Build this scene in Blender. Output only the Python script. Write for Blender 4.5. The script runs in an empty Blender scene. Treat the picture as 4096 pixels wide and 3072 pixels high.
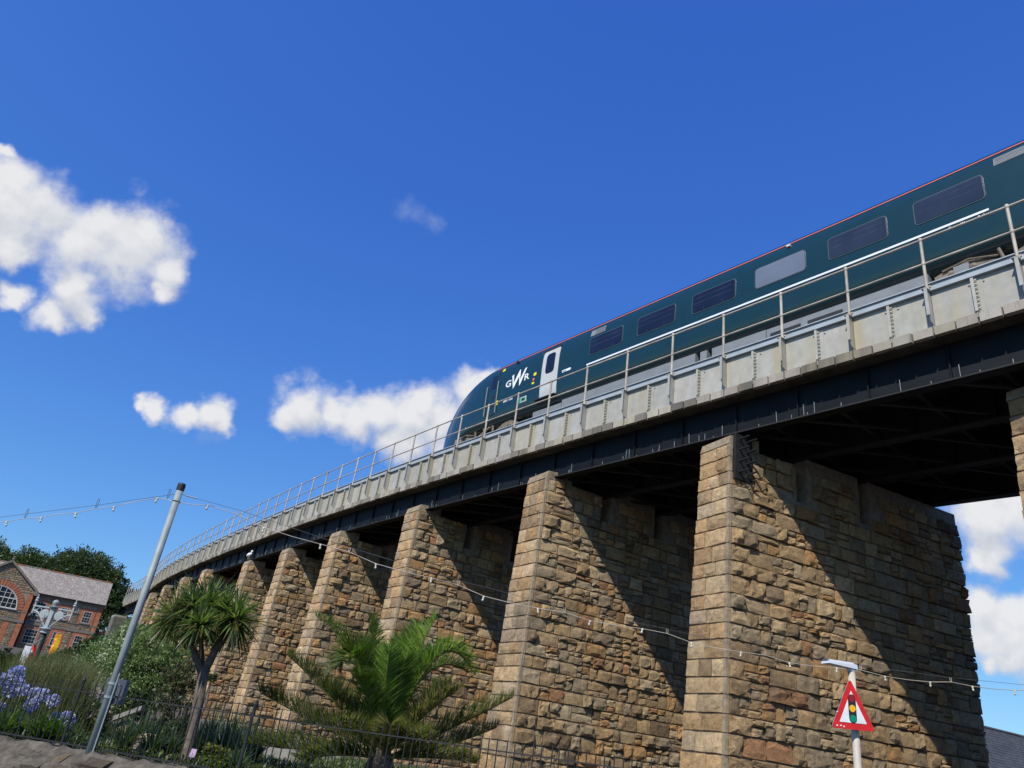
import bpy, bmesh, math, random
import numpy as np
from mathutils import Vector, Matrix
rng = random.Random(7)
sc = bpy.context.scene
COL = sc.collection
rad = math.radians

# ------------------------------------------------------------------ camera
EYE = 1.65
CR = Vector((0.98927745, -0.06405385, 0.13125254))
CU = Vector((-0.14604837, -0.43387699, 0.88905604))
CF = Vector((0.0, 0.89869231, 0.43857968))
FPX = 2934.64                      # focal length in pixels of a 4096 px wide frame
cam_d = bpy.data.cameras.new('camera')
cam = bpy.data.objects.new('camera', cam_d)
COL.objects.link(cam)
M = Matrix((CR, CU, -CF)).transposed().to_4x4()
M.translation = Vector((0, 0, EYE))
cam.matrix_world = M
cam_d.sensor_width = 36
cam_d.lens = FPX / 4096 * 36
cam_d.clip_start = 0.1
cam_d.clip_end = 3000
sc.camera = cam

# ------------------------------------------------------------------ sun and sky
SUN = Vector((-0.798 + 0.42 * 0.603, -0.603 - 0.42 * 0.798, 1.09)).normalized()
sun_d = bpy.data.lights.new('sun', 'SUN')
sun_d.energy = 5.0
sun_d.angle = rad(0.53)
sun_d.color = (1.0, 0.95, 0.86)
sun = bpy.data.objects.new('sun', sun_d)
COL.objects.link(sun)
sun.rotation_euler = SUN.to_track_quat('Z', 'Y').to_euler()
sun.location = (-40, -60, 80)

w = bpy.data.worlds.new('World')
sc.world = w
w.use_nodes = True
nt = w.node_tree
nt.nodes.clear()
def N(t, tree=None, **k):
    n = (tree or nt).nodes.new(t)
    for a, b in k.items():
        setattr(n, a, b)
    return n
L = nt.links.new
sky = N('ShaderNodeTexSky', sky_type='NISHITA', sun_disc=False)
sky.sun_elevation = math.asin(SUN.z)
sky.sun_rotation = math.atan2(SUN.x, SUN.y)
sky.altitude = 0
sky.air_density = 1.0
sky.dust_density = 0.25
sky.ozone_density = 3.0
SKY_K = 0.115
sep = N('ShaderNodeSeparateColor'); L(sky.outputs[0], sep.inputs[0])
comb = N('ShaderNodeCombineColor')
for k_, (a_, g_) in enumerate(((0.60, 1.08), (0.80, 0.88), (1.02, 0.46))):      # per-channel gain and gamma regrade the sky to a deeper, more even blue
    m1 = N('ShaderNodeMath', operation='MULTIPLY'); L(sep.outputs[k_], m1.inputs[0]); m1.inputs[1].default_value = SKY_K
    m2 = N('ShaderNodeMath', operation='POWER'); L(m1.outputs[0], m2.inputs[0]); m2.inputs[1].default_value = g_
    m3 = N('ShaderNodeMath', operation='MULTIPLY'); L(m2.outputs[0], m3.inputs[0]); m3.inputs[1].default_value = a_/SKY_K
    L(m3.outputs[0], comb.inputs[k_])
bg = N('ShaderNodeBackground')
bg.inputs['Strength'].default_value = SKY_K
L(comb.outputs[0], bg.inputs['Color'])
BLOBS = [(-0.4762,0.746,0.4655,0.0566),(-0.5166,0.7277,0.4512,0.0406),(-0.567,0.6829,0.4605,0.0417),(-0.5735,0.6613,0.4835,0.022),(-0.5842,0.6658,0.4641,0.0328),(-0.5214,0.752,0.4032,0.032),(-0.5033,0.7722,0.3879,0.0132),(-0.5371,0.7583,0.3694,0.019),(-0.5668,0.732,0.3781,0.014),(-0.4337,0.7748,0.46,0.022),(-0.5814,0.6404,0.5018,0.0114),(-0.4391,0.784,0.4387,0.0138),(-0.5763,0.7009,0.4203,0.0222),(-0.4987,0.7219,0.4798,0.0234),(-0.457,0.7413,0.4915,0.027),
(-0.3968,0.863,0.3126,0.0171),(-0.3657,0.8721,0.3251,0.0221),(-0.3528,0.8804,0.3168,0.0143),(-0.4299,0.8472,0.3122,0.0138),(-0.4411,0.8423,0.3098,0.0091),
(-0.2652,0.8943,0.3604,0.0361),(-0.2823,0.8949,0.3457,0.0202),(-0.2266,0.906,0.3576,0.0271),(-0.1953,0.9128,0.3587,0.03),(-0.1691,0.9128,0.3717,0.0275),(-0.1331,0.9189,0.3713,0.0371),(-0.1128,0.9106,0.3977,0.0244),(-0.0856,0.9211,0.3798,0.0424),(-0.0513,0.9045,0.4234,0.0327),(-0.0294,0.8967,0.4416,0.0181),(-0.1281,0.9311,0.3415,0.0323),(-0.1531,0.9262,0.3447,0.0194),(-0.0699,0.936,0.3449,0.0372),
(0.5545,0.7763,0.2996,0.0381),(0.5781,0.7562,0.3067,0.0361),(0.5501,0.7942,0.258,0.0169),(0.5528,0.8067,0.209,0.0223),(0.5683,0.8025,0.1817,0.0314),(0.558,0.8117,0.1724,0.0274),(0.5854,0.7871,0.1944,0.0243),(0.5767,0.8001,0.1649,0.0243),(0.5575,0.8172,0.1463,0.0136),(0.6005,0.7452,0.29,0.0407),(0.6027,0.7787,0.1744,0.0344),(0.561,0.784,0.262,0.022),(0.572,0.80,0.155,0.02)]
geo = N('ShaderNodeTexCoord')
nrm = N('ShaderNodeVectorMath', operation='NORMALIZE')
L(geo.outputs['Generated'], nrm.inputs[0])
dirv = nrm.outputs[0]
def mth(op, a, b=None, c=None, clamp=False):
    n = N('ShaderNodeMath', operation=op)
    n.use_clamp = clamp
    for i, v in enumerate((a, b, c)):
        if v is None: continue
        if isinstance(v, (int, float)): n.inputs[i].default_value = v
        else: L(v, n.inputs[i])
    return n.outputs[0]
def noise(scale, detail, vec=None, rough=0.55):
    n = N('ShaderNodeTexNoise')
    n.inputs['Scale'].default_value = scale
    n.inputs['Detail'].default_value = detail
    n.inputs['Roughness'].default_value = rough
    L(vec or dirv, n.inputs['Vector'])
    return n
nz_w = noise(26, 4)
warp = N('ShaderNodeVectorMath', operation='SCALE')
sub = N('ShaderNodeVectorMath', operation='SUBTRACT')
L(nz_w.outputs['Color'], sub.inputs[0]); sub.inputs[1].default_value = (0.5, 0.5, 0.5)
L(sub.outputs[0], warp.inputs[0]); warp.inputs['Scale'].default_value = 0.040
add = N('ShaderNodeVectorMath', operation='ADD')
L(dirv, add.inputs[0]); L(warp.outputs[0], add.inputs[1])
dw = add.outputs[0]
def field(vec, blobs, k=1.25):
    F = None
    for bx_, by_, bz_, br_ in blobs:
        d = N('ShaderNodeVectorMath', operation='DISTANCE')
        L(vec, d.inputs[0]); d.inputs[1].default_value = (bx_, by_, bz_)
        v = mth('MULTIPLY_ADD', d.outputs['Value'], -1 / (br_ * k), 1.0)
        v = mth('MAXIMUM', v, -1.0)
        F = v if F is None else mth('SMOOTH_MAX', F, v, 0.45)
    return F
F = field(dw, BLOBS, 1.30)
n1 = noise(24, 12, rough=0.60).outputs['Fac']
n2 = noise(12, 5).outputs['Fac']
dens = mth('ADD', F, mth('MULTIPLY_ADD', n1, 1.0, -0.53))
dens = mth('ADD', dens, mth('MULTIPLY_ADD', n2, 0.35, -0.17))
mr = N('ShaderNodeMapRange', interpolation_type='SMOOTHSTEP')
L(dens, mr.inputs['Value']); mr.inputs['From Min'].default_value = -0.08; mr.inputs['From Max'].default_value = 0.66
mask = mr.outputs['Result']
# thin wisps
WISP = [(-0.1692,0.7758,0.6079,0.018),(-0.152,0.7805,0.6066,0.016),(-0.128,0.786,0.6047,0.014),(-0.3611,0.8832,0.2994,0.02),(-0.60,0.78,0.165,0.05),(-0.2,0.85,0.40,0.02)]
Fw = field(dw, WISP, 1.5)
mw = N('ShaderNodeMapRange', interpolation_type='SMOOTHSTEP')
L(mth('ADD', Fw, mth('MULTIPLY_ADD', n1, 1.8, -1.05)), mw.inputs['Value'])
mw.inputs['From Min'].default_value = 0.0; mw.inputs['From Max'].default_value = 1.0; mw.inputs['To Max'].default_value = 0.17
mask = mth('MAXIMUM', mask, mw.outputs['Result'])
mask = mth('MULTIPLY', mask, 0.97)
# cloud body: bright where it faces up to the sun, greyer towards its base
off = N('ShaderNodeVectorMath', operation='ADD')
L(dw, off.inputs[0]); off.inputs[1].default_value = (-0.010, -0.006, 0.022)
F2 = field(off.outputs[0], BLOBS, 1.30)
off3 = N('ShaderNodeVectorMath', operation='ADD')
L(dirv, off3.inputs[0]); off3.inputs[1].default_value = (-0.004, -0.003, 0.009)
n3 = noise(34, 8, off3.outputs[0]).outputs['Fac']
n3b = noise(34, 8).outputs['Fac']
sh = mth('MULTIPLY_ADD', mth('SUBTRACT', F, F2), 0.75, 0.68)
sh = mth('ADD', sh, mth('MULTIPLY', mth('SUBTRACT', n3b, n3), 0.8), clamp=True)
cr = N('ShaderNodeMix', data_type='RGBA')
cr.inputs['A'].default_value = (0.50, 0.55, 0.66, 1)
cr.inputs['B'].default_value = (0.93, 0.93, 0.94, 1)
L(sh, cr.inputs['Factor'])
bgc = N('ShaderNodeBackground')
L(cr.outputs['Result'], bgc.inputs['Color'])
bgc.inputs['Strength'].default_value = 0.9
mx = N('ShaderNodeMixShader')
L(mask, mx.inputs[0]); L(bg.outputs[0], mx.inputs[1]); L(bgc.outputs[0], mx.inputs[2])
wo = N('ShaderNodeOutputWorld')
L(mx.outputs[0], wo.inputs['Surface'])

sc.view_settings.view_transform = 'Standard'
sc.view_settings.look = 'None'
sc.view_settings.gamma = 1
sc.view_settings.exposure = 0.0
sc.view_settings.use_curve_mapping = False
sc.render.engine = 'CYCLES'
sc.cycles.max_bounces = 6
sc.cycles.diffuse_bounces = 3
sc.cycles.use_denoising = True

# ------------------------------------------------------------------ helpers
def ray(px, py):
    return (CF * FPX + CR * (px - 2048) - CU * (py - 1536)).normalized()
def at(px, py, Y):                       # world point seen at a photo pixel, at depth Y metres ahead
    d = ray(px, py)
    p = d * (Y / d.y)
    return Vector((p.x, p.y, p.z + EYE))
def proj(P):
    q = Vector(P) - Vector((0, 0, EYE))
    z = q.dot(CF)
    if z <= 0.05: return None
    return (2048 + FPX * q.dot(CR) / z, 1536 - FPX * q.dot(CU) / z, z)

def tag(o, label=None, cat=None, group=None, kind=None):
    if label: o['label'] = label
    if cat: o['category'] = cat
    if group: o['group'] = group
    if kind: o['kind'] = kind
    return o
def thing(name, loc, label, cat, group=None):
    o = bpy.data.objects.new(name, None)
    o.empty_display_size = 0.2
    COL.objects.link(o)
    o.location = loc
    return tag(o, label, cat, group, 'thing')
def absloc(o):
    v = Vector((0, 0, 0))
    while o:
        v += o.matrix_basis.translation
        o = o.parent
    return v
def link(name, me, parent=None, M=None, color=None):
    o = bpy.data.objects.new(name, me)
    COL.objects.link(o)
    if M is None: M = Matrix.Identity(4)
    if parent is not None:
        o.parent = parent
        M = Matrix.Translation(-absloc(parent)) @ M
    o.matrix_basis = M
    if color: o.color = (*color, 1)
    return o

class MB:
    def __init__(s): s.v = []; s.f = []; s.m = []; s.c = []
    def add(s, vs, fs, mi=0, col=None):
        n = len(s.v); s.v += [tuple(v) for v in vs]
        s.f += [tuple(i + n for i in f) for f in fs]; s.m += [mi] * len(fs)
        if col is not None: s.c += [col] * len(vs)
    def box(s, x0, x1, y0, y1, z0, z1, mi=0):
        s.hexa([(x0,y0,z0),(x1,y0,z0),(x1,y1,z0),(x0,y1,z0),(x0,y0,z1),(x1,y0,z1),(x1,y1,z1),(x0,y1,z1)], mi)
    def hexa(s, p, mi=0):
        s.add(p, [(0,3,2,1),(4,5,6,7),(0,1,5,4),(1,2,6,5),(2,3,7,6),(3,0,4,7)], mi)
    def obox(s, o, a, b, c, mi=0):      # origin corner and three edge vectors
        o, a, b, c = map(Vector, (o, a, b, c))
        if a.cross(b).dot(c) < 0: a, b = b, a
        s.hexa([o, o+a, o+a+b, o+b, o+c, o+a+c, o+a+b+c, o+b+c], mi)
    def bar(s, p, q, wd, ht=None, up=(0,0,1), mi=0):
        p, q = Vector(p), Vector(q); ht = ht or wd
        t = (q - p).normalized(); u = Vector(up)
        if abs(t.dot(u)) > 0.95: u = Vector((1, 0, 0))
        a = t.cross(u).normalized(); b = a.cross(t).normalized()
        s.obox(p - a*wd/2 - b*ht/2, q - p, a*wd, b*ht, mi)
    def tube(s, pts, r, n=6, mi=0, caps=True, col=None):
        pts = [Vector(p) for p in pts]; m = len(pts)
        rs = r if isinstance(r, (list, tuple)) else [r]*m
        base = len(s.v); pa = None
        for i, p in enumerate(pts):
            t = (pts[min(i+1, m-1)] - pts[max(i-1, 0)]).normalized()
            if pa is None:
                u = Vector((0, 0, 1)) if abs(t.z) < 0.9 else Vector((1, 0, 0))
                a = t.cross(u).normalized()
            else:
                a = (pa - t*pa.dot(t)).normalized()
            pa = a; b = t.cross(a)
            for k in range(n):
                an = 2*math.pi*k/n
                s.v.append(tuple(p + (a*math.cos(an) + b*math.sin(an))*rs[i]))
                if col is not None: s.c.append(col)
        for i in range(m-1):
            for k in range(n):
                k2 = (k+1) % n
                s.f.append((base+i*n+k, base+i*n+k2, base+(i+1)*n+k2, base+(i+1)*n+k)); s.m.append(mi)
        if caps:
            s.f.append(tuple(base+k for k in reversed(range(n)))); s.m.append(mi)
            s.f.append(tuple(base+(m-1)*n+k for k in range(n))); s.m.append(mi)
    def lathe(s, c, prof, n=12, ax=(0,0,1), mi=0):
        c = Vector(c); ax = Vector(ax).normalized()
        u = Vector((1,0,0)) if abs(ax.x) < 0.9 else Vector((0,1,0))
        a = ax.cross(u).normalized(); b = ax.cross(a)
        base = len(s.v)
        for r, h in prof:
            for k in range(n):
                an = 2*math.pi*k/n
                s.v.append(tuple(c + ax*h + (a*math.cos(an)+b*math.sin(an))*r))
        for i in range(len(prof)-1):
            for k in range(n):
                k2 = (k+1) % n
                s.f.append((base+i*n+k, base+i*n+k2, base+(i+1)*n+k2, base+(i+1)*n+k)); s.m.append(mi)
        s.f.append(tuple(base+k for k in reversed(range(n)))); s.m.append(mi)
        e = base+(len(prof)-1)*n
        s.f.append(tuple(e+k for k in range(n))); s.m.append(mi)
    def prism(s, pts, depth, mi=0):      # closed outline (list of Vectors) pushed along depth vector
        pts = [Vector(p) for p in pts]; d = Vector(depth); n = len(pts)
        s.add(pts + [p + d for p in pts],
              [tuple(reversed(range(n))), tuple(range(n, 2*n))] + [(i, (i+1) % n, n+(i+1) % n, n+i) for i in range(n)], mi)
    def mesh(s, name, mats, smooth=False, fixn=True):
        me = bpy.data.meshes.new(name)
        me.from_pydata(s.v, [], s.f)
        for m in (mats if isinstance(mats, (list, tuple)) else [mats]): me.materials.append(m)
        if any(s.m): me.polygons.foreach_set('material_index', s.m)
        if s.c and len(s.c) == len(s.v):
            at_ = me.attributes.new('Col', 'FLOAT_COLOR', 'POINT')
            at_.data.foreach_set('color', np.array([(*c, 1) for c in s.c], dtype=np.float32).ravel())
        if fixn:
            bm = bmesh.new(); bm.from_mesh(me); bmesh.ops.recalc_face_normals(bm, faces=bm.faces); bm.to_mesh(me); bm.free()
        if smooth: me.polygons.foreach_set('use_smooth', [True]*len(me.polygons))
        return me
    def build(s, name, mats, parent=None, smooth=False, color=None, fixn=True):
        """vertices are in world space; the object's origin is put at its parent's"""
        me = s.mesh(name, mats, smooth, fixn)
        return link(name, me, parent, None, color)

# ------------------------------------------------------------------ materials
def new_mat(name):
    m = bpy.data.materials.new(name); m.use_nodes = True
    t = m.node_tree
    return m, t, t.nodes['Principled BSDF']
def pos_noise(t, scale, detail=4, rough=0.55):
    g = t.nodes.get('geo') or t.nodes.new('ShaderNodeNewGeometry'); g.name = 'geo'
    n = t.nodes.new('ShaderNodeTexNoise')
    n.inputs['Scale'].default_value = scale; n.inputs['Detail'].default_value = detail; n.inputs['Roughness'].default_value = rough
    t.links.new(g.outputs['Position'], n.inputs['Vector'])
    return n.outputs['Fac']
def ramp(t, fac, stops):
    r = t.nodes.new('ShaderNodeValToRGB')
    e = r.color_ramp.elements
    while len(e) < len(stops): e.new(0.5)
    for el, (p, c) in zip(e, stops):
        el.position = p; el.color = (*c, 1) if len(c) == 3 else c
    t.links.new(fac, r.inputs[0])
    return r.outputs[0]
def mixc(t, fac, a, b, mode='MIX'):
    m = t.nodes.new('ShaderNodeMix'); m.data_type = 'RGBA'; m.blend_type = mode
    for k, v in (('Factor', fac), ('A', a), ('B', b)):
        s_ = m.inputs[k] if k == 'Factor' else [i for i in m.inputs if i.name == k and i.type == 'RGBA'][0]
        if isinstance(v, (int, float)): s_.default_value = v
        elif isinstance(v, tuple): s_.default_value = (*v, 1)
        else: t.links.new(v, s_)
    return [o for o in m.outputs if o.type == 'RGBA'][0]
def bump(t, bsdf, h, strength, dist):
    b = t.nodes.new('ShaderNodeBump'); b.inputs['Strength'].default_value = strength; b.inputs['Distance'].default_value = dist
    t.links.new(h, b.inputs['Height'])
    t.links.new(b.outputs[0], bsdf.inputs['Normal'])
def simple(name, col, rough=0.6, metal=0.0, var=0.25, scale=3.0, bmp=0.0, bscale=40, spec=0.5, coat=0.0):
    m, t, b = new_mat(name)
    n = pos_noise(t, scale, 6)
    lo = tuple(c*(1-var) for c in col); hi = tuple(min(1, c*(1+var)) for c in col)
    t.links.new(ramp(t, n, [(0.3, lo), (0.7, hi)]), b.inputs['Base Color'])
    b.inputs['Roughness'].default_value = rough; b.inputs['Metallic'].default_value = metal
    b.inputs['Specular IOR Level'].default_value = spec
    if coat: b.inputs['Coat Weight'].default_value = coat; b.inputs['Coat Roughness'].default_value = 0.08
    if bmp: bump(t, b, pos_noise(t, bscale, 5), bmp, 0.01)
    return m
def stone_mat(name, attr=False, lichen=0.6):
    m, t, b = new_mat(name)
    if attr:
        a = t.nodes.new('ShaderNodeAttribute'); a.attribute_name = 'Col'; base = a.outputs['Color']
    else:
        a = t.nodes.new('ShaderNodeObjectInfo'); base = a.outputs['Color']
    n1 = pos_noise(t, 9, 7, 0.65)
    v = ramp(t, n1, [(0.25, (0.55, 0.53, 0.52)), (0.5, (0.95, 0.95, 0.95)), (0.75, (1.35, 1.3, 1.22))])
    c = mixc(t, 1.0, base, v, 'MULTIPLY')
    n2 = pos_noise(t, 70, 3, 0.7)
    sp = ramp(t, n2, [(0.32, (0.5, 0.47, 0.45)), (0.42, (1, 1, 1)), (0.62, (1, 1, 1)), (0.7, (1.5, 1.5, 1.5))])
    c = mixc(t, 1.0, c, sp, 'MULTIPLY')
    n3 = pos_noise(t, 1.7, 6, 0.7)
    lf = ramp(t, n3, [(0.60, (0, 0, 0)), (0.72, (lichen,)*3)])
    c = mixc(t, lf, c, (0.33, 0.20, 0.055))
    n4 = pos_noise(t, 0.9, 5, 0.7)
    c = mixc(t, ramp(t, n4, [(0.58, (0, 0, 0)), (0.75, (0.55,)*3)]), c, (0.12, 0.105, 0.085))
    mp = t.nodes.new('ShaderNodeMapping'); mp.inputs['Scale'].default_value = (1, 1, 0.14)
    t.links.new(t.nodes['geo'].outputs['Position'], mp.inputs['Vector'])
    sn = t.nodes.new('ShaderNodeTexNoise'); sn.inputs['Scale'].default_value = 2.6; sn.inputs['Detail'].default_value = 6; sn.inputs['Roughness'].default_value = 0.7
    t.links.new(mp.outputs[0], sn.inputs['Vector'])
    c = mixc(t, ramp(t, sn.outputs['Fac'], [(0.54, (0, 0, 0)), (0.72, (0.55,)*3)]), c, (0.14, 0.115, 0.09))
    t.links.new(c, b.inputs['Base Color'])
    b.inputs['Roughness'].default_value = 0.93; b.inputs['Specular IOR Level'].default_value = 0.25
    h = t.nodes.new('ShaderNodeMath'); h.operation = 'ADD'
    t.links.new(pos_noise(t, 16, 6, 0.7), h.inputs[0]); t.links.new(pos_noise(t, 55, 4, 0.7), h.inputs[1])
    bump(t, b, h.outputs[0], 1.0, 0.035)
    return m
def leaf_mat(name, trans=0.35, rough=0.45, attr=True, col=(0.05, 0.09, 0.02), spec=0.4):
    m, t, b = new_mat(name)
    if attr:
        a = t.nodes.new('ShaderNodeAttribute'); a.attribute_name = 'Col'; c = a.outputs['Color']
        t.links.new(c, b.inputs['Base Color'])
    else:
        b.inputs['Base Color'].default_value = (*col, 1); c = None
    b.inputs['Roughness'].default_value = rough; b.inputs['Specular IOR Level'].default_value = spec
    tr = t.nodes.new('ShaderNodeBsdfTranslucent')
    if c:
        t.links.new(mixc(t, 1.0, c, (1.3, 1.5, 0.7), 'MULTIPLY'), tr.inputs['Color'])
    else: tr.inputs['Color'].default_value = (col[0]*1.3, col[1]*1.5, col[2]*0.7, 1)
    mx_ = t.nodes.new('ShaderNodeMixShader'); mx_.inputs[0].default_value = trans
    t.links.new(b.outputs[0], mx_.inputs[1]); t.links.new(tr.outputs[0], mx_.inputs[2])
    t.links.new(mx_.outputs[0], t.nodes['Material Output'].inputs['Surface'])
    return m
def streak_mat(name, col, stain, dark, rough=0.6, tint=False):
    """painted or cast surface with vertical run-off stains"""
    m, t, b = new_mat(name)
    g = t.nodes.new('ShaderNodeNewGeometry')
    mp = t.nodes.new('ShaderNodeMapping'); mp.inputs['Scale'].default_value = (1, 1, 0.12)
    t.links.new(g.outputs['Position'], mp.inputs['Vector'])
    def nz(s_, d):
        n = t.nodes.new('ShaderNodeTexNoise'); n.inputs['Scale'].default_value = s_; n.inputs['Detail'].default_value = d
        n.inputs['Roughness'].default_value = 0.65
        t.links.new(mp.outputs[0], n.inputs['Vector']); return n.outputs['Fac']
    c = ramp(t, pos_noise(t, 5, 6), [(0.3, tuple(x*0.86 for x in col)), (0.7, tuple(x*1.1 for x in col))])
    if tint:
        oi = t.nodes.new('ShaderNodeObjectInfo'); c = mixc(t, 1.0, c, oi.outputs['Color'], 'MULTIPLY')
    c = mixc(t, ramp(t, nz(2.2, 5), [(0.48, (0, 0, 0)), (0.68, (0.8,)*3)]), c, stain)
    c = mixc(t, ramp(t, nz(6, 6), [(0.56, (0, 0, 0)), (0.74, (0.7,)*3)]), c, dark)
    t.links.new(c, b.inputs['Base Color']); b.inputs['Roughness'].default_value = rough
    bump(t, b, pos_noise(t, 60, 4), 0.15, 0.01)
    return m

MAT = {}
MAT['stone'] = stone_mat('stone')
MAT['stone_attr'] = stone_mat('stone_joined', True)
MAT['mortar'] = simple('mortar', (0.24, 0.195, 0.145), 0.95, var=0.3, scale=8, bmp=0.5)
MAT['panel'] = streak_mat('parapet_paint', (0.385, 0.378, 0.345), (0.37, 0.32, 0.20), (0.29, 0.275, 0.23), 0.55, True)
MAT['flange'] = simple('flange_paint', (0.34, 0.38, 0.41), 0.5, var=0.12)
MAT['ledge'] = streak_mat('ledge_stone', (0.36, 0.335, 0.29), (0.27, 0.23, 0.16), (0.10, 0.095, 0.09), 0.9, True)
MAT['soffit'] = simple('shaded_soffit_stone', (0.07, 0.06, 0.045), 0.9, var=0.4, scale=4)  # ledge stone darkened: the shade under the overhang is put into its colour
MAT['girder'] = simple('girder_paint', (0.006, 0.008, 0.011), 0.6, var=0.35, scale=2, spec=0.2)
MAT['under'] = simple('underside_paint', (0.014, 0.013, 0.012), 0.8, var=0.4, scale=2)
MAT['rail'] = simple('railing_paint', (0.40, 0.35, 0.29), 0.6, var=0.35, scale=2.2)
MAT['ballast'] = simple('ballast', (0.16, 0.14, 0.12), 0.95, var=0.5, scale=20, bmp=0.8)
MAT['steel'] = simple('worn_steel', (0.25, 0.22, 0.2), 0.4, 0.7)
MAT['train'] = simple('train_green', (0.0055, 0.031, 0.035), 0.26, var=0.06, coat=0.5)
bump(MAT['train'].node_tree, MAT['train'].node_tree.nodes['Principled BSDF'], pos_noise(MAT['train'].node_tree, 1.6, 3), 0.25, 0.02)
MAT['roof'] = simple('train_roof', (0.06, 0.07, 0.075), 0.5)
MAT['orange'] = simple('cantrail_orange', (0.85, 0.19, 0.07), 0.4, var=0.05)
MAT['white'] = simple('white_marking', (0.80, 0.82, 0.84), 0.35, var=0.04)
MAT['yellow'] = simple('yellow_marking', (0.85, 0.72, 0.0), 0.4, var=0.04)
MAT['doorgrey'] = simple('door_paint', (0.52, 0.53, 0.50), 0.3, var=0.05, coat=0.3)
MAT['frame'] = simple('window_gasket', (0.06, 0.095, 0.10), 0.4, var=0.1)
MAT['black'] = simple('black_rubber', (0.012, 0.013, 0.015), 0.6)
MAT['iron'] = simple('black_iron', (0.016, 0.016, 0.017), 0.5, var=0.4, scale=6)
MAT['bogie'] = simple('bogie_brown', (0.17, 0.135, 0.10), 0.8, var=0.4, scale=6)
MAT['underbox'] = simple('equipment_grey', (0.20, 0.215, 0.225), 0.5, var=0.1)
MAT['glass'] = simple('dark_glass', (0.010, 0.014, 0.034), 0.08, var=0.2, scale=2, spec=0.42)
MAT['glass_pale'] = simple('pale_glass', (0.14, 0.165, 0.215), 0.12, var=0.1, scale=1)
MAT['glass_mid'] = simple('grey_glass', (0.026, 0.033, 0.055), 0.08, var=0.2, scale=1)
MAT['glass_line'] = simple('light_line_paint', (0.045, 0.055, 0.095), 0.1, var=0.5, scale=2)
MAT['green'] = simple('green_panel', (0.02, 0.32, 0.22), 0.4)
MAT['galv'] = simple('galvanised_steel', (0.25, 0.285, 0.285), 0.6, 0.1, var=0.15, scale=6)
MAT['cable'] = simple('pale_cable', (0.46, 0.41, 0.34), 0.6)
MAT['wire'] = simple('dark_wire', (0.12, 0.12, 0.13), 0.5)
MAT['bulb'] = simple('bulb_plastic', (0.55, 0.52, 0.43), 0.3, var=0.08)
MAT['redsign'] = simple('sign_red', (0.58, 0.014, 0.012), 0.4, var=0.18, scale=11)
MAT['signwhite'] = simple('sign_white', (0.70, 0.71, 0.70), 0.4, var=0.13, scale=9)
MAT['amber'] = simple('sign_amber', (0.85, 0.42, 0.005), 0.4, var=0.03)
MAT['siggreen'] = simple('sign_green', (0.0, 0.22, 0.12), 0.4, var=0.03)
MAT['darkred'] = simple('sign_dark_red', (0.25, 0.008, 0.015), 0.4, var=0.03)
MAT['postpaint'] = simple('post_cream', (0.46, 0.41, 0.35), 0.6, var=0.25)
MAT['lampgrey'] = simple('lamp_housing', (0.55, 0.57, 0.59), 0.4, var=0.05)
MAT['leaf'] = leaf_mat('leaf')
MAT['palm'] = leaf_mat('palm_leaf', 0.45, 0.4)
MAT['petal'] = leaf_mat('petal', 0.3, 0.6, spec=0.2)
MAT['bark'] = simple('bark', (0.115, 0.09, 0.07), 0.95, var=0.45, scale=14, bmp=0.9, bscale=24)
MAT['soil'] = simple('soil', (0.07, 0.055, 0.035), 0.95, var=0.5, scale=4, bmp=0.8, bscale=12)
MAT['asphalt'] = simple('asphalt', (0.05, 0.05, 0.052), 0.9, var=0.25, scale=8, bmp=0.4, bscale=80)
MAT['abutment'] = simple('abutment_stone', (0.12, 0.115, 0.095), 0.95, var=0.4, scale=2, bmp=0.5, bscale=8)
MAT['concrete'] = simple('pale_concrete', (0.27, 0.255, 0.23), 0.9, var=0.25, scale=5, bmp=0.3)
MAT['wallrender'] = simple('garden_wall_mortar', (0.088, 0.075, 0.058), 0.95, var=0.6, scale=7, bmp=1.0, bscale=14)
MAT['brick'] = simple('red_brick', (0.34, 0.115, 0.055), 0.9, var=0.3, scale=3, bmp=0.3, bscale=12)
MAT['rubble'] = stone_mat('house_rubble', True, 0.5)
MAT['house_glass'] = simple('house_glass', (0.015, 0.017, 0.022), 0.35, spec=0.15)
MAT['slate'] = None
MAT['winwhite'] = simple('sash_white', (0.46, 0.46, 0.43), 0.5, var=0.06)
MAT['sill'] = simple('sill_stone', (0.17, 0.14, 0.11), 0.9, var=0.3)
def slate_mat(name, col, lich):
    m, t, b = new_mat(name)
    c = ramp(t, pos_noise(t, 1.2, 6), [(0.3, tuple(x*0.75 for x in col)), (0.7, tuple(x*1.2 for x in col))])
    c = mixc(t, ramp(t, pos_noise(t, 4.5, 6, 0.8), [(0.50, (0, 0, 0)), (0.62, (0.85,)*3)]), c, lich)
    t.links.new(c, b.inputs['Base Color']); b.inputs['Roughness'].default_value = 0.8
    bump(t, b, pos_noise(t, 6, 5), 0.4, 0.05)
    return m
MAT['slate'] = slate_mat('lichened_slate', (0.20, 0.17, 0.145), (0.46, 0.42, 0.35))
MAT['slate_dark'] = slate_mat('dark_slate', (0.040, 0.043, 0.046), (0.10, 0.10, 0.10))
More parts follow.
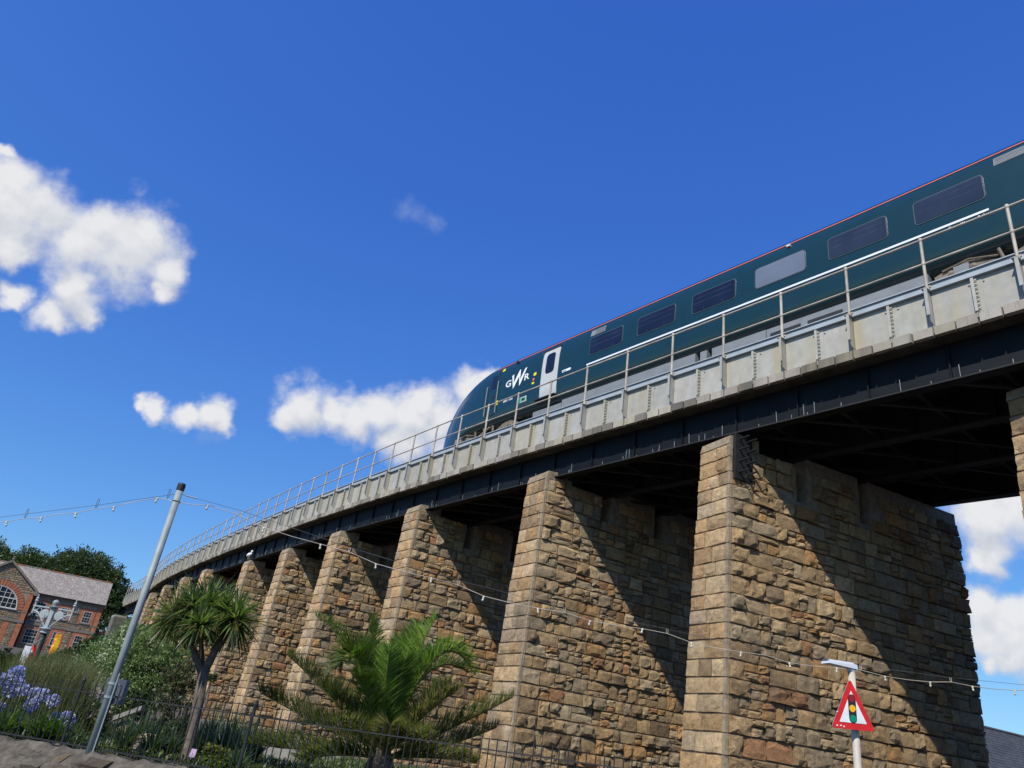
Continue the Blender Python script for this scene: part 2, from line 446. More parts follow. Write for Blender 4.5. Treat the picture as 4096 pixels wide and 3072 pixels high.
# ------------------------------------------------------------------ ground
def smooth(a, b, x):
    x = min(1, max(0, (x - a) / (b - a))); return x*x*(3 - 2*x)
WALL = [Vector((-20.0, 15.94, 0)), Vector((-5.45, 12.0, 0)), Vector((0.82, 10.3, 0)), Vector((2.6, 9.82, 0))]   # foot of the railing, along the road
def wall_y(x):
    return 12.0 - 0.2711 * (x + 5.45)
def ground_z(x, y):
    z = 0.74 + 3.6 * smooth(32, 104, y) + 6 * smooth(120, 240, y)
    k = smooth(0.5, 2.5, x - 0.1*(y - 10)) if y < 40 else smooth(6, 16, x + 0.55*(y - 40))
    return z * (1 - k)
mb = MB()
mb.add([(-900, -900, 0), (900, -900, 0), (900, 900, 0), (-900, 900, 0)], [(0, 1, 2, 3)])
tag(mb.build('road', MAT['asphalt']), kind='structure')
mb = MB()
xs = [-140 + 2.0*i for i in range(78)]; ys = [0.35 + 0.9*i for i in range(20)] + [18 + 3*i for i in range(1, 60)]
for j, yy in enumerate(ys):
    for i, xx in enumerate(xs):
        y = yy + wall_y(xx) if j < 20 else yy + wall_y(xx)*max(0, 1 - (yy-18)/60)
        mb.v.append((xx, y, ground_z(xx, y) + rng.uniform(-0.03, 0.03) + (0.004 if True else 0)))
nx = len(xs)
for j in range(len(ys)-1):
    for i in range(nx-1):
        mb.f.append((j*nx+i, j*nx+i+1, (j+1)*nx+i+1, (j+1)*nx+i)); mb.m.append(0)
tag(mb.build('garden_ground', MAT['soil'], smooth=True), kind='structure')

# ------------------------------------------------------------------ viaduct axis: railing posts, 1.5 m apart
PTS = [(15.428,0.227),(14.543,1.438),(13.658,2.649),(12.773,3.860),(11.888,5.071),(11.004,6.282),(10.119,7.493),(9.234,8.705),(8.349,9.916),(7.464,11.127),(6.570,12.332),(5.671,13.532),(4.768,14.730),(3.863,15.926),(2.958,17.123),(2.055,18.320),(1.154,19.520),(0.258,20.722),(-0.635,21.928),(-1.522,23.138),(-2.403,24.352),(-3.278,25.570),(-4.146,26.793),(-5.009,28.020),(-5.865,29.252),(-6.714,30.488),(-7.558,31.729),(-8.395,32.973),(-9.228,34.221),(-10.055,35.472),(-10.877,36.726),(-11.695,37.984),(-12.509,39.244),(-13.320,40.506),(-14.127,41.770),(-14.930,43.037),(-15.731,44.305),(-16.529,45.576),(-17.323,46.848),(-18.115,48.122),(-18.903,49.399),(-19.686,50.678),(-20.465,51.960),(-21.238,53.245),(-22.004,54.535),(-22.762,55.829),(-23.510,57.129),(-24.247,58.436),(-24.969,59.750),(-25.675,61.074),(-26.361,62.408),(-27.045,63.743),(-27.723,65.081),(-28.398,66.420),(-29.075,67.759),(-29.756,69.095),(-30.445,70.428),(-31.144,71.755),(-31.857,73.075),(-32.586,74.386),(-33.331,75.688),(-34.087,76.983),(-34.851,78.274),(-35.620,79.562),(-36.392,80.848),(-37.162,82.135),(-37.929,83.424)]
PTS = [Vector((a, b, 0)) for a, b in PTS]
I0 = 8
NP = len(PTS)
def tangent(k):
    return (PTS[min(k+1, NP-1)] - PTS[max(k-1, 0)]).normalized()
NRM = [Vector((tangent(k).y, -tangent(k).x, 0)) for k in range(NP)]
def Cp(i, off, z=0.0):                      # i: post index, z above the eye
    k = i + I0
    p = PTS[k] + NRM[k]*off
    return Vector((p.x, p.y, z + EYE))
def Cs(s, off, z=0.0):
    f = s/1.5 + I0; k = int(min(max(math.floor(f), 1), NP-3)); t = f - k
    p0, p1, p2, p3 = PTS[k-1], PTS[k], PTS[k+1], PTS[k+2]
    p = 0.5*((2*p1) + (p2-p0)*t + (2*p0-5*p1+4*p2-p3)*t*t + (3*p1-p0-3*p2+p3)*t*t*t)
    n = (NRM[k]*(1-t) + NRM[k+1]*t).normalized()
    p = p + n*off
    return Vector((p.x, p.y, z + EYE))
FIRST, LAST = -7, 57
deck = thing('bridge_deck', Cp(20, 3.7, 7.6), 'grey panelled steel railway bridge deck curving across all the stone piers under the train', 'bridge')
def bay(i, off=0.0):
    """frame of the bay between post i and post i+1: x runs to post i (0..1), y inward, z up"""
    a, b = Cp(i+1, off), Cp(i, off)
    x = b - a; y = Vector((-x.y, x.x, 0)).normalized()
    if y.dot(NRM[i+I0]) < 0: y = -y
    m = Matrix.Identity(4)
    for r_ in range(3):
        m[r_][0] = x[r_]; m[r_][1] = y[r_]; m[r_][2] = (0, 0, 1)[r_]; m[r_][3] = a[r_]
    return m
def unit_box(name, mat, x0, x1, y0, y1, z0, z1):
    b = MB(); b.box(x0, x1, y0, y1, z0, z1); return b.mesh(name, mat)
PY = 0.11                                   # panel face behind the railing line
def panel_mesh(x0, x1, hx):
    b = MB(); b.box(x0, x1, PY, PY+0.04, 7.87, 8.63)
    for hz in (8.50,):
        n = 6; c = [(hx + 0.012*math.cos(k*1.047), PY-0.004, hz + 0.018*math.sin(k*1.047)) for k in range(n)]
        b.add(c, [tuple(range(n))], 1)
    # lapped edge strip beside the joint
    e = x1 - 0.075 if hx > x0 + 0.2 else x0
    if hx < x0 + 0.2: b.box(x0, x0+0.075, PY-0.008, PY, 7.88, 8.62)
    return b.mesh('parapet_panel', [MAT['panel'], MAT['black']])
panA = panel_mesh(0.008, 0.494, 0.44)
panB = panel_mesh(0.506, 0.992, 0.60)
flange = MB(); flange.box(0.001, 0.999, PY-0.075, PY+0.16, 8.635, 8.765); flange.box(0.001, 0.999, PY-0.11, PY+0.2, 8.768, 8.79)
flange = flange.mesh('parapet_flange', MAT['flange'])
rib = MB()
rib.box(0.488, 0.500, PY-0.075, PY-0.001, 7.90, 8.60); rib.box(0.478, 0.512, PY-0.088, PY-0.075, 7.90, 8.60)
for k in range(8):
    z = 7.94 + k*0.085
    rib.box(0.468, 0.487, PY-0.022, PY-0.001, z, z+0.028); rib.box(0.501, 0.53, PY-0.022, PY-0.009, z+0.01, z+0.035)
    rib.box(0.513, 0.540, PY-0.080, PY-0.06, z, z+0.025)
rib.box(0.49, 0.498, PY-0.07, PY, 7.78, 7.90)
rib = rib.mesh('panel_rib', MAT['panel'])
led = []
for k in range(6):
    r2 = random.Random(k); b = MB()
    d = r2.uniform(-0.012, 0.012)
    b.box(0.011, 0.239, 0.02 + d, 0.13, 7.665 + r2.uniform(-0.008, 0.008), 7.852); led.append(b.mesh('ledge_block', MAT['ledge']))
web = MB(); web.box(0, 1, 0.485, 0.50, 6.915, 7.66)
web.box(0, 1, 0.38, 0.62, 6.875, 6.905)
web.box(0.02, 0.035, 0.425, 0.484, 6.91, 7.65)
web = web.mesh('girder', MAT['girder'])
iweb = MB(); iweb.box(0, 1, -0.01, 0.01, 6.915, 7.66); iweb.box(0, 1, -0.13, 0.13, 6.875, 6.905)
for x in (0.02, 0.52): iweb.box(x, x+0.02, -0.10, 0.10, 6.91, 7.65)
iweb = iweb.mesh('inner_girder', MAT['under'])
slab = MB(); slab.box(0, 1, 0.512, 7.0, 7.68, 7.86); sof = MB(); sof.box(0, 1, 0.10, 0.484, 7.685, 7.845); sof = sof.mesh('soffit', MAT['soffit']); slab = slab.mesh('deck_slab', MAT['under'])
ball = MB(); ball.box(0, 1, 0.30, 7.2, 7.87, 8.60); ball = ball.mesh('ballast_bed', MAT['ballast'])
fpar = MB(); fpar.box(0, 1, 7.05, 7.52, 7.665, 7.85); fpar.box(0, 1, 7.40, 7.44, 7.87, 8.7); fpar.box(0, 1, 7.3, 7.5, 8.71, 8.79)
fpar = fpar.mesh('far_parapet', MAT['ledge'])
gus = MB()
gus.prism([(-0.007, PY-0.002, 8.632), (-0.007, PY-0.20, 8.632), (-0.007, PY-0.20, 8.05), (-0.007, PY-0.13, 7.93), (-0.007, PY-0.002, 7.895)], (0.014, 0, 0))
gus.box(-0.03, 0.03, PY-0.212, PY-0.201, 8.05, 8.632)
gus.box(-0.075, 0.03, PY-0.215, PY-0.08, 8.633, 8.645)
gus.box(-0.004, 0.004, PY-0.06, PY-0.0, 7.72, 7.89)
gus = gus.mesh('gusset_rib', MAT['panel'])
brace = MB(); brace.bar((0, 0.65, 6.95), (1, 2.2, 6.95), 0.07, 0.05); brace.bar((0, 2.6, 6.95), (1, 4.3, 6.95), 0.07, 0.05); brace.bar((0, 4.7, 6.95), (1, 6.6, 6.95), 0.07, 0.05)
brace.box(0.46, 0.52, 0.52, 6.75, 7.05, 7.25)
brace = brace.mesh('cross_brace', MAT['under'])
for i in range(FIRST, LAST):
    m0 = bay(i)
    tn = rng.uniform(0.9, 1.08); tint = lambda: tuple(q*tn for q in (1.0, rng.uniform(.985, 1.0), rng.uniform(.95, 1.0)))
    far = i > 44
    link('parapet_panel', panA, deck, m0, tint()); link('parapet_panel', panB, deck, m0, tint())
    link('parapet_flange', flange, deck, m0); link('panel_rib', rib, deck, m0, (1.02, 1.02, 1))
    for k in range(4):
        r_ = rng.random(); g = rng.uniform(0.75, 1.15) if r_ < 0.6 else rng.uniform(0.3, 0.6)
        link('ledge_block', rng.choice(led), deck, m0 @ Matrix.Translation((0.25*k, 0, 0)), (g, g*rng.uniform(0.95, 1.0), g*rng.uniform(0.88, 1.0)))
    link('girder', web, deck, m0)
    for o in (2.45, 4.45): link('inner_girder', iweb, deck, bay(i, o))
    link('inner_girder', iweb, deck, bay(i, 6.75))
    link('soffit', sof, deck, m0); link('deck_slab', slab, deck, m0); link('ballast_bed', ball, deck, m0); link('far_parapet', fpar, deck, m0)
    link('cross_brace', brace, deck, m0)
def post_frame(i):
    m = bay(i); t = tangent(i+I0); n = NRM[i+I0]; p = Cp(i, 0); x = -t
    for r_ in range(3):
        m[r_][0] = x[r_]; m[r_][1] = n[r_]; m[r_][3] = p[r_]
    return m
for i in range(FIRST, LAST+1):
    link('gusset_rib', gus, deck, post_frame(i), tuple([rng.uniform(0.9, 1.02)]*3))
# railing
rl = MB()
rl.tube([Cp(i, 0, 9.80) for i in range(FIRST, LAST+1)], 0.022, 8)
rl.tube([Cp(i, 0, 9.24) for i in range(FIRST, LAST+1)], 0.020, 8)
railing = rl.build('railing', MAT['rail'], deck, smooth=True)
pm = MB(); pm.tube([(0, 0, 8.64), (0, 0, 9.83)], 0.029, 10)
for z in (9.80, 9.24): pm.lathe((0, 0, z-0.04), [(0.031, 0), (0.041, 0.02), (0.041, 0.06), (0.031, 0.08)], 10)
pm.lathe((0, 0, 9.83), [(0.029, 0), (0.024, 0.018), (0.008, 0.028)], 10)
pm.lathe((0, 0, 8.64), [(0.045, 0), (0.045, 0.03), (0.03, 0.05)], 10)
pm.box(-0.06, 0.06, 0.02, 0.07, 8.70, 8.74)
pm = pm.mesh('railing_post', MAT['rail'], smooth=False)
for i in range(FIRST, LAST+1): link('railing_post', pm, railing, post_frame(i))
# thin studs standing along the girder's bottom flange
st = MB()
for i in range(-3, 45):
    for k in range(rng.randint(2, 5)):
        s_ = (i + rng.random())*1.5; h = rng.choice([0.05, 0.07, 0.1, 0.16, 0.26])
        p = Cs(s_, 0.41, 6.905); st.tube([p, p + Vector((rng.uniform(-.01, .01), 0, h))], 0.006, 4)
tag(st.build('flange_stud', MAT['galv'], deck), kind='stuff')
# edge strip along the bottom flange, slightly lighter than the girder
eg = MB()
ep = [Cp(i, 0.375, 6.89) for i in range(FIRST, LAST+1)]
for a, b_ in zip(ep, ep[1:]): eg.bar(a, b_, 0.012, 0.03)
eg.build('flange_edge', MAT['under'], deck)
# running rails
for o in (1.42, 2.78, 4.75, 6.1):
    b = MB()
    for i in range(FIRST, LAST): b.bar(Cp(i, o, 8.78), Cp(i+1, o, 8.78), 0.07, 0.15)
    b.build('running_rail', MAT['steel'], deck)
slp = MB(); slp.box(-0.12, 0.12, 0.85, 3.35, 8.605, 8.70); slp.box(-0.12, 0.12, 4.2, 6.7, 8.605, 8.70); slp = slp.mesh('sleeper', MAT['concrete'])
for i in range(FIRST, LAST): link('sleeper', slp, deck, post_frame(i))

# ------------------------------------------------------------------ stone piers
def rock_mesh(seed, flat):
    r2 = random.Random(seed); n = 4; V = []; F = []
    for j in range(n):
        for i in range(n):
            u = (i/(n-1)) - 0.5; v = (j/(n-1)) - 0.5
            edge = i in (0, n-1) or j in (0, n-1)
            if edge:
                u2 = u + (0 if i in (0, n-1) else r2.uniform(-.07, .07)); v2 = v + (0 if j in (0, n-1) else r2.uniform(-.07, .07))
                h = r2.uniform(0.3, 0.75) if flat else r2.uniform(0.30, 0.84)
                if i in (0, n-1): u2 *= r2.uniform(0.94, 0.995)
                if j in (0, n-1): v2 *= r2.uniform(0.90, 0.99)
            else:
                u2 = u*r2.uniform(0.95, 1.5); v2 = v*r2.uniform(0.9, 1.6)
                h = r2.uniform(0.6, 1.1) if flat else r2.uniform(0.68, 1.08)
            V.append((u2, v2, h))
    q = lambda i, j: j*n + i
    for j in range(n-1):
        for i in range(n-1): F.append((q(i, j), q(i+1, j), q(i+1, j+1), q(i, j+1)))
    ring = [q(i, 0) for i in range(n)] + [q(n-1, j) for j in range(1, n)] + [q(i, n-1) for i in range(n-2, -1, -1)] + [q(0, j) for j in range(n-2, 0, -1)]
    b0 = len(V)
    for k in ring: V.append((V[k][0], V[k][1], -0.6))
    m = len(ring)
    for k in range(m): F.append((ring[k], b0+k, b0+(k+1) % m, ring[(k+1) % m]))
    me = bpy.data.meshes.new('flat_stone' if flat else 'rock_stone'); me.from_pydata(V, [], F); me.materials.append(MAT['stone'])
    return me, np.array(V), F
ROCK = [rock_mesh(100+k, False) for k in range(26)]
FLAT = [rock_mesh(300+k, True) for k in range(14)]
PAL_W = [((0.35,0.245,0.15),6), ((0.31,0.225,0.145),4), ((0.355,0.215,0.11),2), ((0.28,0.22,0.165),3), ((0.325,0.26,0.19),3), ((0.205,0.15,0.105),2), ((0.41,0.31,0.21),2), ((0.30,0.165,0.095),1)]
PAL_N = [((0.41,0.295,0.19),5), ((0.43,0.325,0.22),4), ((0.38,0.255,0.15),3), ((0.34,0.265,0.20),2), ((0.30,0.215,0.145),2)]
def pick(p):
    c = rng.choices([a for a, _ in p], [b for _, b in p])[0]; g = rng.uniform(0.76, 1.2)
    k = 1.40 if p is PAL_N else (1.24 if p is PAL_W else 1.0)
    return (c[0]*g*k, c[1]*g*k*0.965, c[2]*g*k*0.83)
TOPS = [6.87, 6.87, 7.10, 7.10, 6.96, 6.90, 6.92, 7.16, 7.18, 7.18, 7.2, 7.2]     # height of each pier's top above the eye
# near right top corner (x, y), direction of the long side, length of the long side, label
PIERS = [
 (9.12, 10.40, 24, 7.6, 'stone pier cut off by the right edge, nearest of all the viaduct piers'),
 (4.96, 14.82, 24, 7.6, 'tall sunlit stone pier with a black spiked plate on top, behind the road sign'),
 (1.32, 18.87, 29, 7.6, 'stone pier next left of the spiked pier, right of the feathery palm'),
 (-2.43, 23.98, 32, 7.6, 'stone pier rising directly behind the feathery palm'),
 (-5.92, 29.41, 33, 7.6, 'stone pier left of the feathery palm, fourth from the right'),
 (-9.05, 34.33, 33, 7.6, 'slender looking stone pier between the tufted cabbage tree and the feathery palm'),
 (-12.08, 38.96, 33, 7.6, 'stone pier with a white gull standing on its top'),
 (-15.86, 43.82, 33, 7.6, 'stone pier whose top shows straight above the tufted cabbage tree'),
 (-18.62, 48.16, 32, 7.6, 'far stone pier showing just left of the cabbage tree tuft'),
 (-21.64, 53.23, 31, 7.6, 'far stone pier second right of the grey lamp pole'),
 (-24.75, 58.74, 30, 7.6, 'far stone pier closest to the right side of the grey lamp pole'),
 (-27.7, 64.4, 29, 7.6, 'farthest dark stone pier behind the grey lamp pole, before the abutment'),
]
def EB(t): return 0.27*t/7.1, 0.15*t/7.1
LEFT = []      # left edge pixel of each pier at a given depth below the top, to know what hides what
all_small = []
for k, (ax, ay, ang, Lp, lab) in enumerate(PIERS):
    d = Vector((math.cos(rad(ang)), math.sin(rad(ang)), 0)); r_ = Vector((d.y, -d.x, 0)); e = -d
    ax, ay, ZT = ax*TOPS[k]/6.87, ay*TOPS[k]/6.87, TOPS[k] + EYE
    A = Vector((ax, ay, ZT)); W0 = 0.93*TOPS[k]/6.87; TOPPT = globals().setdefault('TOPPT', []); TOPPT.append(A.copy())
    gz = ground_z(ax, ay); base_t = ZT - max(0.0, gz - 0.15)
    root = thing('stone_pier', Vector((ax, ay, gz)) + d*Lp/2 - r_*W0/2, lab, 'pier', 'piers of the railway viaduct')
    def arr(t, A=A, e=e, r_=r_): E_, B_ = EB(t); return A + e*E_ + r_*B_ + Vector((0, 0, -t))
    def Pw(u, t, o=0.0, arr=arr, d=d, r_=r_): return arr(t) + d*u + r_*o
    def Pn(u, t, o=0.0, arr=arr, e=e, r_=r_): return arr(t) - r_*u + e*o      # u measured leftwards from the arris
    def wid(t): return W0 + 2*EB(t)[1]
    # core, with the sockets cut into the top
    ns = [(1.98, 2.34), (4.02, 4.38)] if True else []
    T1 = 1.12
    core = MB(); ins = 0.012
    def blk(u0, u1, t0, t1):
        p = []
        for t in (t1, t0):
            for (u, side) in ((u0, 0), (u1, 0), (u1, 1), (u0, 1)):
                q = Pw(u, t, -ins) if side == 0 else arr(t) - r_*(wid(t) - ins) + d*u
                p.append(q)
        core.hexa(p)
    LL = lambda t: Lp + EB(t)[0]
    blk(ins, Lp - 0.0, T1, base_t)
    us = [ins] + [x for n_ in ns for x in n_] + [Lp]
    for a_, b_ in zip(us[0::2], us[1::2]): blk(a_, b_, 0.30 if a_ < 0.1 else 0.0, T1)
    core.build('core', MAT['mortar'], root)
    # sloping cap at the road end
    cm = MB()
    p0, p1, p2, p3 = Pn(0, .30, .03), Pn(W0+.02, .30, .03), Pn(W0+.02, .3, -0.85), Pn(0, .3, -0.85)
    up = Vector((0, 0, 1)); inn = d*0.06
    cm.hexa([p1, p0, p3, p2, p1 + up*0.20 + inn, p0 + up*0.21 + inn, p3 + up*0.30, p2 + up*0.30])
    cap = cm.build('cap_stone', MAT['stone'], root, color=(0.40, 0.32, 0.22))
    # courses
    ts = [0.31]
    while ts[-1] < base_t - 0.1: ts.append(min(base_t, ts[-1] + rng.uniform(0.285, 0.375)))
    stones = []
    for j, (t0, t1) in enumerate(zip(ts, ts[1:])):
        t = (t0+t1)/2; h = t1 - t0; wn = wid(t) - 0.05
        cut = rng.choice([[0.36], [0.62], [0.34, 0.7], [0.58], [0.42], [0.5]]) if j % 2 else rng.choice([[0.6], [0.4], [0.66], [0.3, 0.66]])
        xs_ = [0] + cut + [1]
        for a_, b_ in zip(xs_, xs_[1:]):
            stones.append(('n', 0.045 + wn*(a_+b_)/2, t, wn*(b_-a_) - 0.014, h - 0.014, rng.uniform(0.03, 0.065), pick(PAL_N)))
        # long side
        u = 0.05; q = (0.30, 0.55)[j % 2] + rng.uniform(-.05, .05)
        first = True
        Lend = Lp - 0.02
        while u < Lend - 0.05:
            ww = q if first else rng.choice([rng.uniform(0.22, 0.36), rng.uniform(0.3, 0.5), rng.uniform(0.42, 0.74)])
            if u + ww > Lend - 0.15: ww = Lend - u
            skip = (k == 1 and u < 0.56 and t < 1.1) or any(u < b2 + 0.02 and u + ww > a2 - 0.02 for a2, b2 in ns) and t < T1 + 0.05
            if not skip:
                pr = lambda: rng.choice([rng.uniform(0.045, 0.075), rng.uniform(0.07, 0.115), rng.uniform(0.10, 0.16)])
                if first or rng.random() < 0.66:
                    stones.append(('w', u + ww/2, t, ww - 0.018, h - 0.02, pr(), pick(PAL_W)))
                else:
                    f_ = rng.uniform(0.32, 0.68)
                    for (ta, tb) in ((t0, t0 + h*f_), (t0 + h*f_, t1)):
                        if ww > 0.42 and rng.random() < 0.6:
                            g_ = rng.uniform(0.35, 0.65)
                            for (ua, ub) in ((u, u + ww*g_), (u + ww*g_, u + ww)):
                                stones.append(('w', (ua+ub)/2, (ta+tb)/2, ub-ua-0.016, tb-ta-0.016, pr()*0.75, pick(PAL_W)))
                        else:
                            stones.append(('w', u + ww/2, (ta+tb)/2, ww - 0.016, tb-ta-0.016, pr()*0.8, pick(PAL_W)))
            u += ww; first = False
    vis = []; rest = []
    for stn in stones:
        f_, u, t, ww, hh, pr, col = stn
        P = Pw(u, t) if f_ == 'w' else Pn(u, t)
        px = proj(P); size = 0
        if px and -40 < px[0] < 4136 and -40 < px[1] < 3110:
            size = math.sqrt(ww*hh)*FPX/px[2]
            if f_ == 'w':
                size *= 0.8
                if k >= 1 and LEFT and px[0] > LEFT[-1](t) + 10: size = 0
        (vis if size > 9 else rest).append((size, stn))
    vis.sort(key=lambda q_: -q_[0])
    rest += vis[299:]; vis = vis[:299]
    def stone_matrix(stn):
        f_, u, t, ww, hh, pr, col = stn
        if f_ == 'w':
            P = Pw(u, t); ua = d; va = (Pw(u, t-0.5) - Pw(u, t+0.5)).normalized()
        else:
            P = Pn(u, t); ua = r_; va = (Pn(u, t-0.5) - Pn(u, t+0.5)).normalized()
        na = ua.cross(va).normalized()
        sx = rng.choice((1, 1))
        m = Matrix.Identity(4)
        for q in range(3):
            m[q][0] = ua[q]*ww*sx; m[q][1] = va[q]*hh; m[q][2] = na[q]*pr; m[q][3] = P[q]
        return m
    for size, stn in vis:
        me, _, _ = rng.choice(FLAT if stn[0] == 'n' else ROCK)
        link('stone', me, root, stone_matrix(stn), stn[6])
    sv = []; sf = []; scol = []; n0 = 0
    for size, stn in rest:
        me, V, Fc = rng.choice(FLAT if stn[0] == 'n' else ROCK)
        mt = np.array(stone_matrix(stn)); vv = V @ mt[:3, :3].T + mt[:3, 3]
        sv.append(vv); sf += [tuple(i + n0 for i in f) for f in Fc]; n0 += len(V); scol.append(np.tile([*stn[6], 1], (len(V), 1)))
    if sv:
        vv = np.concatenate(sv) - np.array(absloc(root))
        me = bpy.data.meshes.new('small_stones'); me.from_pydata(vv.tolist(), [], sf); me.materials.append(MAT['stone_attr'])
        at_ = me.attributes.new('Col', 'FLOAT_COLOR', 'POINT'); at_.data.foreach_set('color', np.concatenate(scol).astype(np.float32).ravel())
        o = bpy.data.objects.new('joined_stones', me); COL.objects.link(o); o.parent = root; tag(o, kind='stuff')
    # drafted margin along the corner
    mg = MB()
    for t0, t1 in zip(ts, ts[1:]):
        a0, a1 = t0 + 0.008, t1 - 0.008
        mg.hexa([Pw(.048, a1, .03), Pw(-.03, a1, .03), Pn(.048, a1, .03) , Pw(.048, a1, -.05), Pw(.048, a0, .03), Pw(-.03, a0, .03), Pn(.048, a0, .03), Pw(.048, a0, -.05)])
    mg.build('corner_margin', MAT['stone'], root, color=(0.42, 0.33, 0.225))
    ptsL = []
    for t in (0.3, 4.0, 8.0):
        q = proj(Pn(wid(t), t)); ptsL.append((t, q[0]))
    LEFT.append(lambda t, P_=ptsL: np.interp(t, [a for a, _ in P_], [b for _, b in P_]))
    if k == 1:
        P1 = dict(A=A, d=d, r=r_, e=e, Pw=Pw, root=root)

# spiked plate fixed to the second pier
Pw = P1['Pw']
sp = thing('spike_plate', Pw(0.3, 0.6), 'black iron plate with two rows of spikes fixed near the top of a stone pier', 'spike plate')
b = MB(); b.hexa([Pw(.07, 1.12, .10), Pw(.55, 1.12, .10), Pw(.55, 1.12, .02), Pw(.07, 1.12, .02), Pw(.07, .06, .10), Pw(.55, .06, .10), Pw(.55, .06, .02), Pw(.07, .06, .02)])
b.build('plate', MAT['iron'], sp)
for u in (0.19, 0.40):
    for t in (0.17, 0.42, 0.69, 0.95):
        b = MB(); t2 = t + (0.02 if u > 0.3 else 0)
        b.tube([Pw(u, t2, .10), Pw(u, t2, .385)], [0.024, 0.021], 8); b.build('spike', MAT['iron'], sp)

# abutment at the far end
ab = thing('abutment', Cs(86.5, 3.0, 4.0), 'plain grey masonry abutment block ending the far side of the viaduct', 'abutment')
b = MB()
q = [Cs(84.2, -0.5, 0), Cs(84.2, 8.0, 0), Cs(94 if False else 86.8, 8.0, 0), Cs(86.8, -0.5, 0)]
b.hexa([Vector((p.x, p.y, 0.5)) for p in q] + [Vector((p.x, p.y, 6.5 + EYE)) for p in q])
b.build('block', MAT['abutment'], ab)
b = MB()
b.hexa([Vector((p.x, p.y, 6.505 + EYE)) for p in q] + [Vector((p.x, p.y, 6.68 + EYE)) for p in q])
b.build('coping', MAT['ledge'], ab)
# ------------------------------------------------------------------ train
NOSE0, TIP = 15.9, 20.55
CEN, HALF, ZB, ZTOP = 2.1, 1.2, 9.70, 12.42
SEC = [(1.25,9.70),(1.06,9.80),(0.955,9.98),(0.915,10.25),(0.905,10.6),(0.90,11.1),(0.91,11.45),(0.945,11.72),(1.01,11.93),(1.15,12.13),(1.40,12.28),(1.75,12.38),(2.1,12.42)]
def nose(s):
    if s <= NOSE0: return 1.0, ZTOP, ZB
    t = min(1, (s - NOSE0)/(TIP - NOSE0))
    hw = max(0.0, 1 - t**2.5)**0.62
    zt = 9.62 + (ZTOP - 9.62)*max(0.0, 1 - t**2.05)**0.66
    zb = ZB - 0.42*smooth(0.35, 0.75, t)
    return max(hw, 0.02), max(zt, 9.66), zb
def sec_pts(s):
    hw, zt, zb = nose(s)
    near = [(CEN - (CEN - o)*hw, zb + (z - ZB)/(ZTOP - ZB)*(zt - zb)) for o, z in SEC]
    return near
def side_off(s, z):
    p = sec_pts(s)
    for (o0, z0), (o1, z1) in zip(p, p[1:]):
        if z0 <= z <= z1 and z1 > z0: return o0 + (o1-o0)*(z-z0)/(z1-z0)
    return p[-1][0] if z > p[-1][1] else p[0][0]
def TS(s, z, eps=0.0): return Cs(s, side_off(s, z) - eps, z)
CAR_END = -5.4
train = thing('train', Cs(8, CEN, 8.95), 'dark green passenger train with a sloping nose crossing the viaduct', 'train')
b = MB(); rows = []
ss = [CAR_END + 0.5*i for i in range(int((NOSE0 - CAR_END)/0.5)+1)] + [NOSE0 + (TIP-NOSE0)*q for q in (.03,.08,.14,.2,.27,.34,.41,.48,.55,.62,.68,.74,.79,.84,.88,.915,.945,.97,.985,.996,1.0)]
for s in ss:
    near = sec_pts(s)
    ring = near + [(2*CEN - o, z) for o, z in near[-2::-1]]
    rows.append(len(b.v))
    for o, z in ring: b.v.append(tuple(Cs(s, o, z)))
nr = 2*len(SEC) - 1
for a, c in zip(rows, rows[1:]):
    for k in range(nr):
        k2 = (k+1) % nr
        b.f.append((a+k, a+k2, c+k2, c+k)); b.m.append(1 if 9 <= k <= nr-11 and False else 0)
b.f.append(tuple(rows[0]+k for k in range(nr))); b.m.append(0)
b.f.append(tuple(rows[-1]+k for k in range(nr))); b.m.append(0)
me = b.mesh('body', MAT['train'], True)
body = link('body', me, None); body.parent = train; body.matrix_basis = Matrix.Translation(-absloc(train))

def strip(name, mat, s0, s1, z0, z1, eps, parent=train, step=0.5, th=0.012):
    b = MB(); n = max(1, int(abs(s1-s0)/step)); vs = []
    for i in range(n+1):
        s = s0 + (s1-s0)*i/n
        vs += [TS(s, z0, -0.005), TS(s, z0, eps), TS(s, z1, eps), TS(s, z1, -0.005)]
    f = []
    for i in range(n):
        a = 4*i
        f += [(a, a+4, a+5, a+1), (a+1, a+5, a+6, a+2), (a+2, a+6, a+7, a+3)]
    f += [(0, 1, 2, 3), (4*n+3, 4*n+2, 4*n+1, 4*n)]
    b.add(vs, f); return b.build(name, mat, parent)
def outline(name, mat, pts, eps, parent=train, depth=0.02):
    """patch bounded by a convex ring of (s, z) points, lying eps proud of the body side"""
    zs = sorted(set(round(p[1], 4) for p in pts)); n = len(pts)
    def span(z):
        xs_ = []
        for (a, za), (c, zc) in zip(pts, pts[1:] + pts[:1]):
            if abs(zc - za) < 1e-7:
                if abs(z - za) < 1e-4: xs_ += [a, c]
            elif min(za, zc) - 1e-6 <= z <= max(za, zc) + 1e-6: xs_.append(a + (c-a)*(z-za)/(zc-za))
        return min(xs_), max(xs_)
    b = MB(); vs = []; f = []; K = 4
    for z in zs:
        lo, hi = span(z)
        for k_ in range(K+1): vs.append(TS(lo + (hi-lo)*k_/K, z, eps))
    for j in range(len(zs)-1):
        for k_ in range(K): f.append((j*(K+1)+k_, j*(K+1)+k_+1, (j+1)*(K+1)+k_+1, (j+1)*(K+1)+k_))
    m0 = len(vs); vs += [TS(s_, z, eps) for s_, z in pts] + [TS(s_, z, eps - depth) for s_, z in pts]
    f += [(m0+i, m0+(i+1) % n, m0+n+(i+1) % n, m0+n+i) for i in range(n)]
    b.add(vs, f); return b.build(name, mat, parent)
